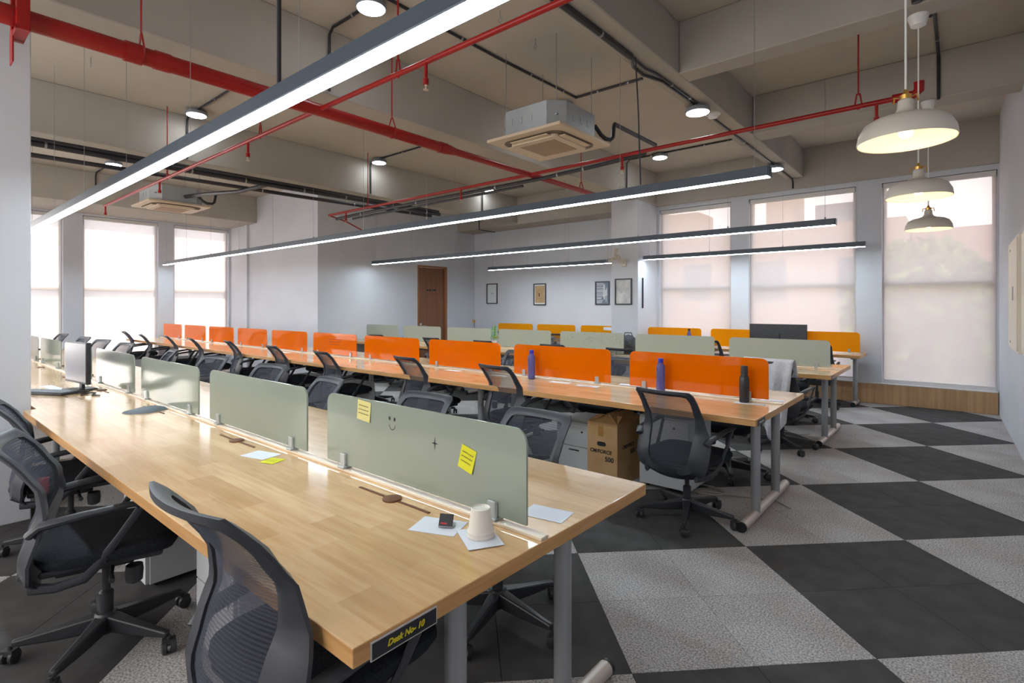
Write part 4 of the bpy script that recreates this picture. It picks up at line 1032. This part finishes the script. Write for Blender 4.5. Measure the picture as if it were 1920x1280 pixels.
put('keys', ky.mesh('keys', mat('key_grey', (.16, .18, .21), .5), smooth=False), kb)
cbl = MB().tube([(0,0,.006), (.08,.05,.008), (.16,-.02,.007), (.22,.06,.008), (.30,.02,.006), (.38,.05,.006)], .005, 6); cbl.tube([(.02,.08,.006), (.10,-.03,.008), (.2,.03,.007), (.27,-.04,.006)], .004, 6)
tag(put('loose_cable', cbl.mesh('loose_cable', 'conduit'), None, (-5.35, 1.02, DZ)), 'tangle of black cable at the foot of the edge-on monitor', 'cable')
# bottles
def bottle_blue(x, y, label, s=1.0):
    e = empty('water_bottle', label, 'bottle', 'water bottles on the desks', loc=(x, y, DZ+.0005))
    put('body', MB().lathe([(.0, .0), (.030, .001), (.034, .006), (.034, .20), (.032, .215), (.019, .235), (.018, .242)], 22).mesh('body', 'blue_plastic'), e)
    put('cap', MB().lathe([(.021, .238), (.021, .268), (.018, .271), (0, .271)], 18).mesh('cap', 'bottle_cap'), e)
    put('water', MB().lathe([(.0, .003), (.030, .004), (.030, .035), (0, .036)], 18).mesh('water', 'bottle_cap'), e)
bottle_blue(-3.07, 3.93, 'blue transparent bottle in front of the second orange screen')
bottle_blue(-1.79, 3.93, 'blue transparent bottle in front of the nearest orange screen, beside the chair')
bb = empty('water_bottle', 'matt black bottle in front of the nearest orange screen', 'bottle', 'water bottles on the desks', loc=(-1.165, 3.93, DZ+.0005))
put('body', MB().lathe([(.0, 0), (.031, .001), (.0335, .006), (.0335, .165), (.030, .182), (.024, .192), (.023, .20)], 24).mesh('body', 'bottle_black'), bb)
put('cap', MB().lathe([(.024, .199), (.025, .203), (.023, .255), (.020, .258), (0, .258)], 20).mesh('cap', 'black'), bb)
bt = empty('water_bottle', 'dark blue bottle top in front of the amber screen beside the far column', 'bottle', 'water bottles on the desks', loc=(-3.50, 8.80, DZ+.0005))
put('body', MB().lathe([(.0, 0), (.036, .001), (.036, .20), (.018, .27)], 18).mesh('body', 'blue_plastic'), bt)
put('cap', MB().lathe([(.020, .27), (.020, .30), (0, .305)], 14).mesh('cap', 'ink'), bt)
# green plant on the third desk
pt = empty('potted_plant', 'small bright green potted plant between the mint screens', 'plant', loc=(-6.02, 6.68, DZ))
put('pot', MB().lathe([(.035, 0), (.05, .10), (.052, .105), (.045, .105), (.042, .09), (0, .09)], 18).mesh('pot', 'white_plastic'), pt)
rr = random.Random(4); lf = MB()
for i in range(90):
    a = rr.uniform(0, 2*PI); r_ = rr.uniform(.01, .075); z = rr.uniform(.12, .33)
    p = Vector((r_*math.cos(a), r_*math.sin(a), z)); d_ = Vector((math.cos(a), math.sin(a), rr.uniform(.1, .9))).normalized()*.035; s_ = d_.cross(Vector((0,0,1))).normalized()*.014
    lf.add([p, p+d_*.5+s_, p+d_, p+d_*.5-s_], [(0,1,2,3)])
for i in range(6): lf.tube([(0,0,.09), (rr.uniform(-.03,.03), rr.uniform(-.03,.03), .28)], .003, 5)
lo = put('foliage', lf.mesh('foliage', 'leaf'), pt); lo['kind'] = 'stuff'
# black bag
bg_ = MB(); rr = random.Random(8); lv = [(.00, .8), (.06, 1.0), (.16, 1.0), (.22, .82), (.26, .45), (.275, .1)]; n = 20; vs = []
for z, s in lv:
    for k in range(n):
        a = 2*PI*k/n; w = 1+.10*math.sin(3*a+z*30)+rr.uniform(-.04, .04); vs.append((.13*s*w*math.cos(a), .09*s*w*math.sin(a), z))
bg_.add(vs, [(i*n+k, i*n+(k+1)%n, (i+1)*n+(k+1)%n, (i+1)*n+k) for i in range(len(lv)-1) for k in range(n)]+[list(range(n))[::-1], [(len(lv)-1)*n+k for k in range(n)]])
bgo = put('bag', bg_.mesh('bag', 'bag'), None, (-3.66, 6.95, DZ)); tag(bgo, 'crumpled black bag between two mint screens, below the column picture', 'bag')
put('strap', MB().tube([(-.08,0,.22), (-.05,0,.30), (.05,0,.30), (.08,0,.22)], .008, 6).mesh('strap', 'black'), bgo)
# small dark items near the end of the third desk
kk = MB().box(-.06, -.012, 0, .06, .012, .014).box(.07, -.02, 0, .10, .01, .02)
tag(put('marker_pens', kk.mesh('marker_pens', 'black', bevel=.003), None, (-1.50, 6.42, DZ+.0005), (0,0,.1)), 'dark pens lying at the foot of the nearest mint screen', 'pens')

# floor cable rings
fc = MB().tube([(.18*math.cos(t*.5), .10*math.sin(t*.5), .006+.0005*t) for t in range(22)]+[(.30, .05, .006), (.5, .12, .006), (.62, .02, .006)], .005, 6)
tag(put('loose_cable', fc.mesh('loose_cable', 'cable_grey'), None, (-1.52, 4.05, 0)), 'pale cable looped on the carpet under the orange-screen desk', 'cable')
fc2 = MB().tube([(0,0,.006), (.15,.06,.006), (.28,-.02,.006), (.36,.08,.006), (.30,.18,.006)], .005, 6); fc2.box(-.05, -.015, 0, .02, .015, .02)
tag(put('loose_cable', fc2.mesh('loose_cable', 'cable_grey'), None, (-1.62, 6.5, 0)), 'pale cable and adapter on the carpet under the third desk', 'cable')

# ---------------------------------------------------------------- pictures, cabinets, fan
def picture(label, x0, x1, z0, z1, y, kind):
    e = empty('picture_frame', label, 'picture', 'framed pictures on the far wall', loc=((x0+x1)/2, y, (z0+z1)/2))
    w, h = (x1-x0)/2, (z1-z0)/2; b = .022
    f = MB().box(-w, -.022, -h, -w+b, 0, h).box(w-b, -.022, -h, w, 0, h).box(-w+b, -.022, h-b, w-b, 0, h).box(-w+b, -.022, -h, w-b, 0, -h+b)
    put('frame', f.mesh('frame', 'pic_frame', bevel=.002), e)
    put('mount', MB().box(-w+b, -.006, -h+b, w-b, -.003, h-b).mesh('mount', {'pale': 'pic_pale', 'tan': 'pic_mat', 'dark': 'pic_dark', 'map': 'pic_map'}[kind], smooth=False), e)
    p = MB()
    if kind == 'pale':
        for i in range(5): p.box(-.04+i*.018, -.0075, -.02+.012*(i % 3), -.030+i*.018, -.006, .02+.01*(i % 2))
        put('print', p.mesh('print', 'steel', smooth=False), e)
    if kind == 'tan':
        put('print', MB().box(-w+b+.02, -.0075, -h+b+.035, w-b-.02, -.006, h-b-.03).mesh('print', 'pic_tan', smooth=False), e)
        for a, c in ((-.06, -.055), (.055, .06)): p.box(a, -.009, -.10, c, -.0075, .09)
        p.box(-.06, -.009, -.105, .06, -.0075, -.10).box(-.06, -.009, .09, .06, -.0075, .095).box(-.035, -.009, -.05, .0, -.0075, .03)
        put('print_lines', p.mesh('print_lines', 'brown_slot', smooth=False), e)
    if kind == 'dark':
        rr = random.Random(3)
        for i in range(15): z = -h+b+.02+i*.029; p.box(-w+b+.01, -.0075, z, rr.uniform(-.03, .05), -.006, z+rr.uniform(.005, .016))
        for i in range(6): x = .02+i*.016; p.box(x, -.0075, rr.uniform(-.2, -.05), x+.010, -.006, rr.uniform(.05, .2))
        put('print', p.mesh('print', 'pic_mat', smooth=False), e)
    if kind == 'map':
        p.box(-.05, -.0075, -.02, -.03, -.006, .0).box(-.02, -.0075, -.06, .04, -.006, -.055)
        put('print', p.mesh('print', 'steel', smooth=False), e)
picture('pale framed picture nearest the door corner', -9.16, -8.80, 1.48, 1.985, YP-.001, 'pale')
picture('framed tan page in a white mount, middle of the far wall', -7.66, -7.30, 1.44, 1.945, YP-.001, 'tan')
picture('blue-grey framed picture just left of the far column', -5.99, -5.64, 1.445, 1.945, YP-.001, 'dark')
picture('grey map-like framed picture on the far column', -4.79, -4.45, 1.44, 1.91, 8.599, 'map')
for k, (y0, y1, lb) in enumerate(((5.95, 6.88, 'cream wall cabinet on the right wall, farther of the two'), (4.72, 5.86, 'cream wall cabinet on the right wall, nearer and cut by the frame'))):
    yc = (y0+y1)/2; x0 = xr(yc)-.10
    e = empty('wall_cabinet', lb, 'cabinet', 'cream cabinets on the right wall', loc=(x0, yc, 1.02))
    h = .98+.0*k; L = (y1-y0)/2
    put('body', MB().box(.012, -L, 0, .092, L, h).mesh('body', 'cabinet', bevel=.004), e)
    dd = put('door', MB().box(0, -L+.02, .02, .012, L-.02, h-.02).mesh('door', 'cabinet', bevel=.004), e)
    put('handle', MB().box(-.008, -.015-L*.25, .44, 0, .015-L*.25, .56).mesh('handle', 'steel', bevel=.003), dd)
    for z in (.07, h-.09): put('hinge', MB().tube([(-.004, L*.4, z), (.001, L*.4, z)], .012, 10).mesh('hinge', 'steel'), dd)
# wall fan on the column
wf = empty('wall_fan', 'beige wall fan high on the far column above the map picture', 'fan', loc=(-4.66, 8.6, 2.28))
put('bracket', MB().box(.02, -.035, -.16, .10, 0, -.03).mesh('bracket', 'fan', bevel=.01), wf)
put('arm', MB().tube([(.06, -.03, -.10), (.05, -.10, -.07), (.0, -.12, .0)], .018, 8).mesh('arm', 'fan'), wf)
put('motor', MB().tube([(0, -.10, 0), (0, -.13, 0), (0, -.20, 0), (0, -.22, 0)], [.03, .05, .05, .02], 14).mesh('motor', 'fan'), wf)
for k in range(3):
    a = 2*PI*k/3+.5; bl = MB().add([(.03,-.225,-.02), (.15,-.215,-.06), (.17,-.235,.03), (.03,-.235,.02)], [(0,1,2,3)])
    o = put('blade', bl.mesh('blade', 'fan'), wf, rot=(0, a, 0)); mdb = o.modifiers.new('t', 'SOLIDIFY'); mdb.thickness = .003
cg = MB(); 
for r_ in (.06, .12, .185): cg.tube([(r_*math.cos(2*PI*i/24), -.255+.03*(r_/.185), r_*math.sin(2*PI*i/24)) for i in range(25)], .0022, 5, cap=False)
for i in range(16): a = 2*PI*i/16; cg.tube([(0, -.258, 0), (.12*math.cos(a), -.242, .12*math.sin(a)), (.185*math.cos(a), -.225, .185*math.sin(a))], .0016, 4)
put('cage', cg.mesh('cage', 'fan'), wf)
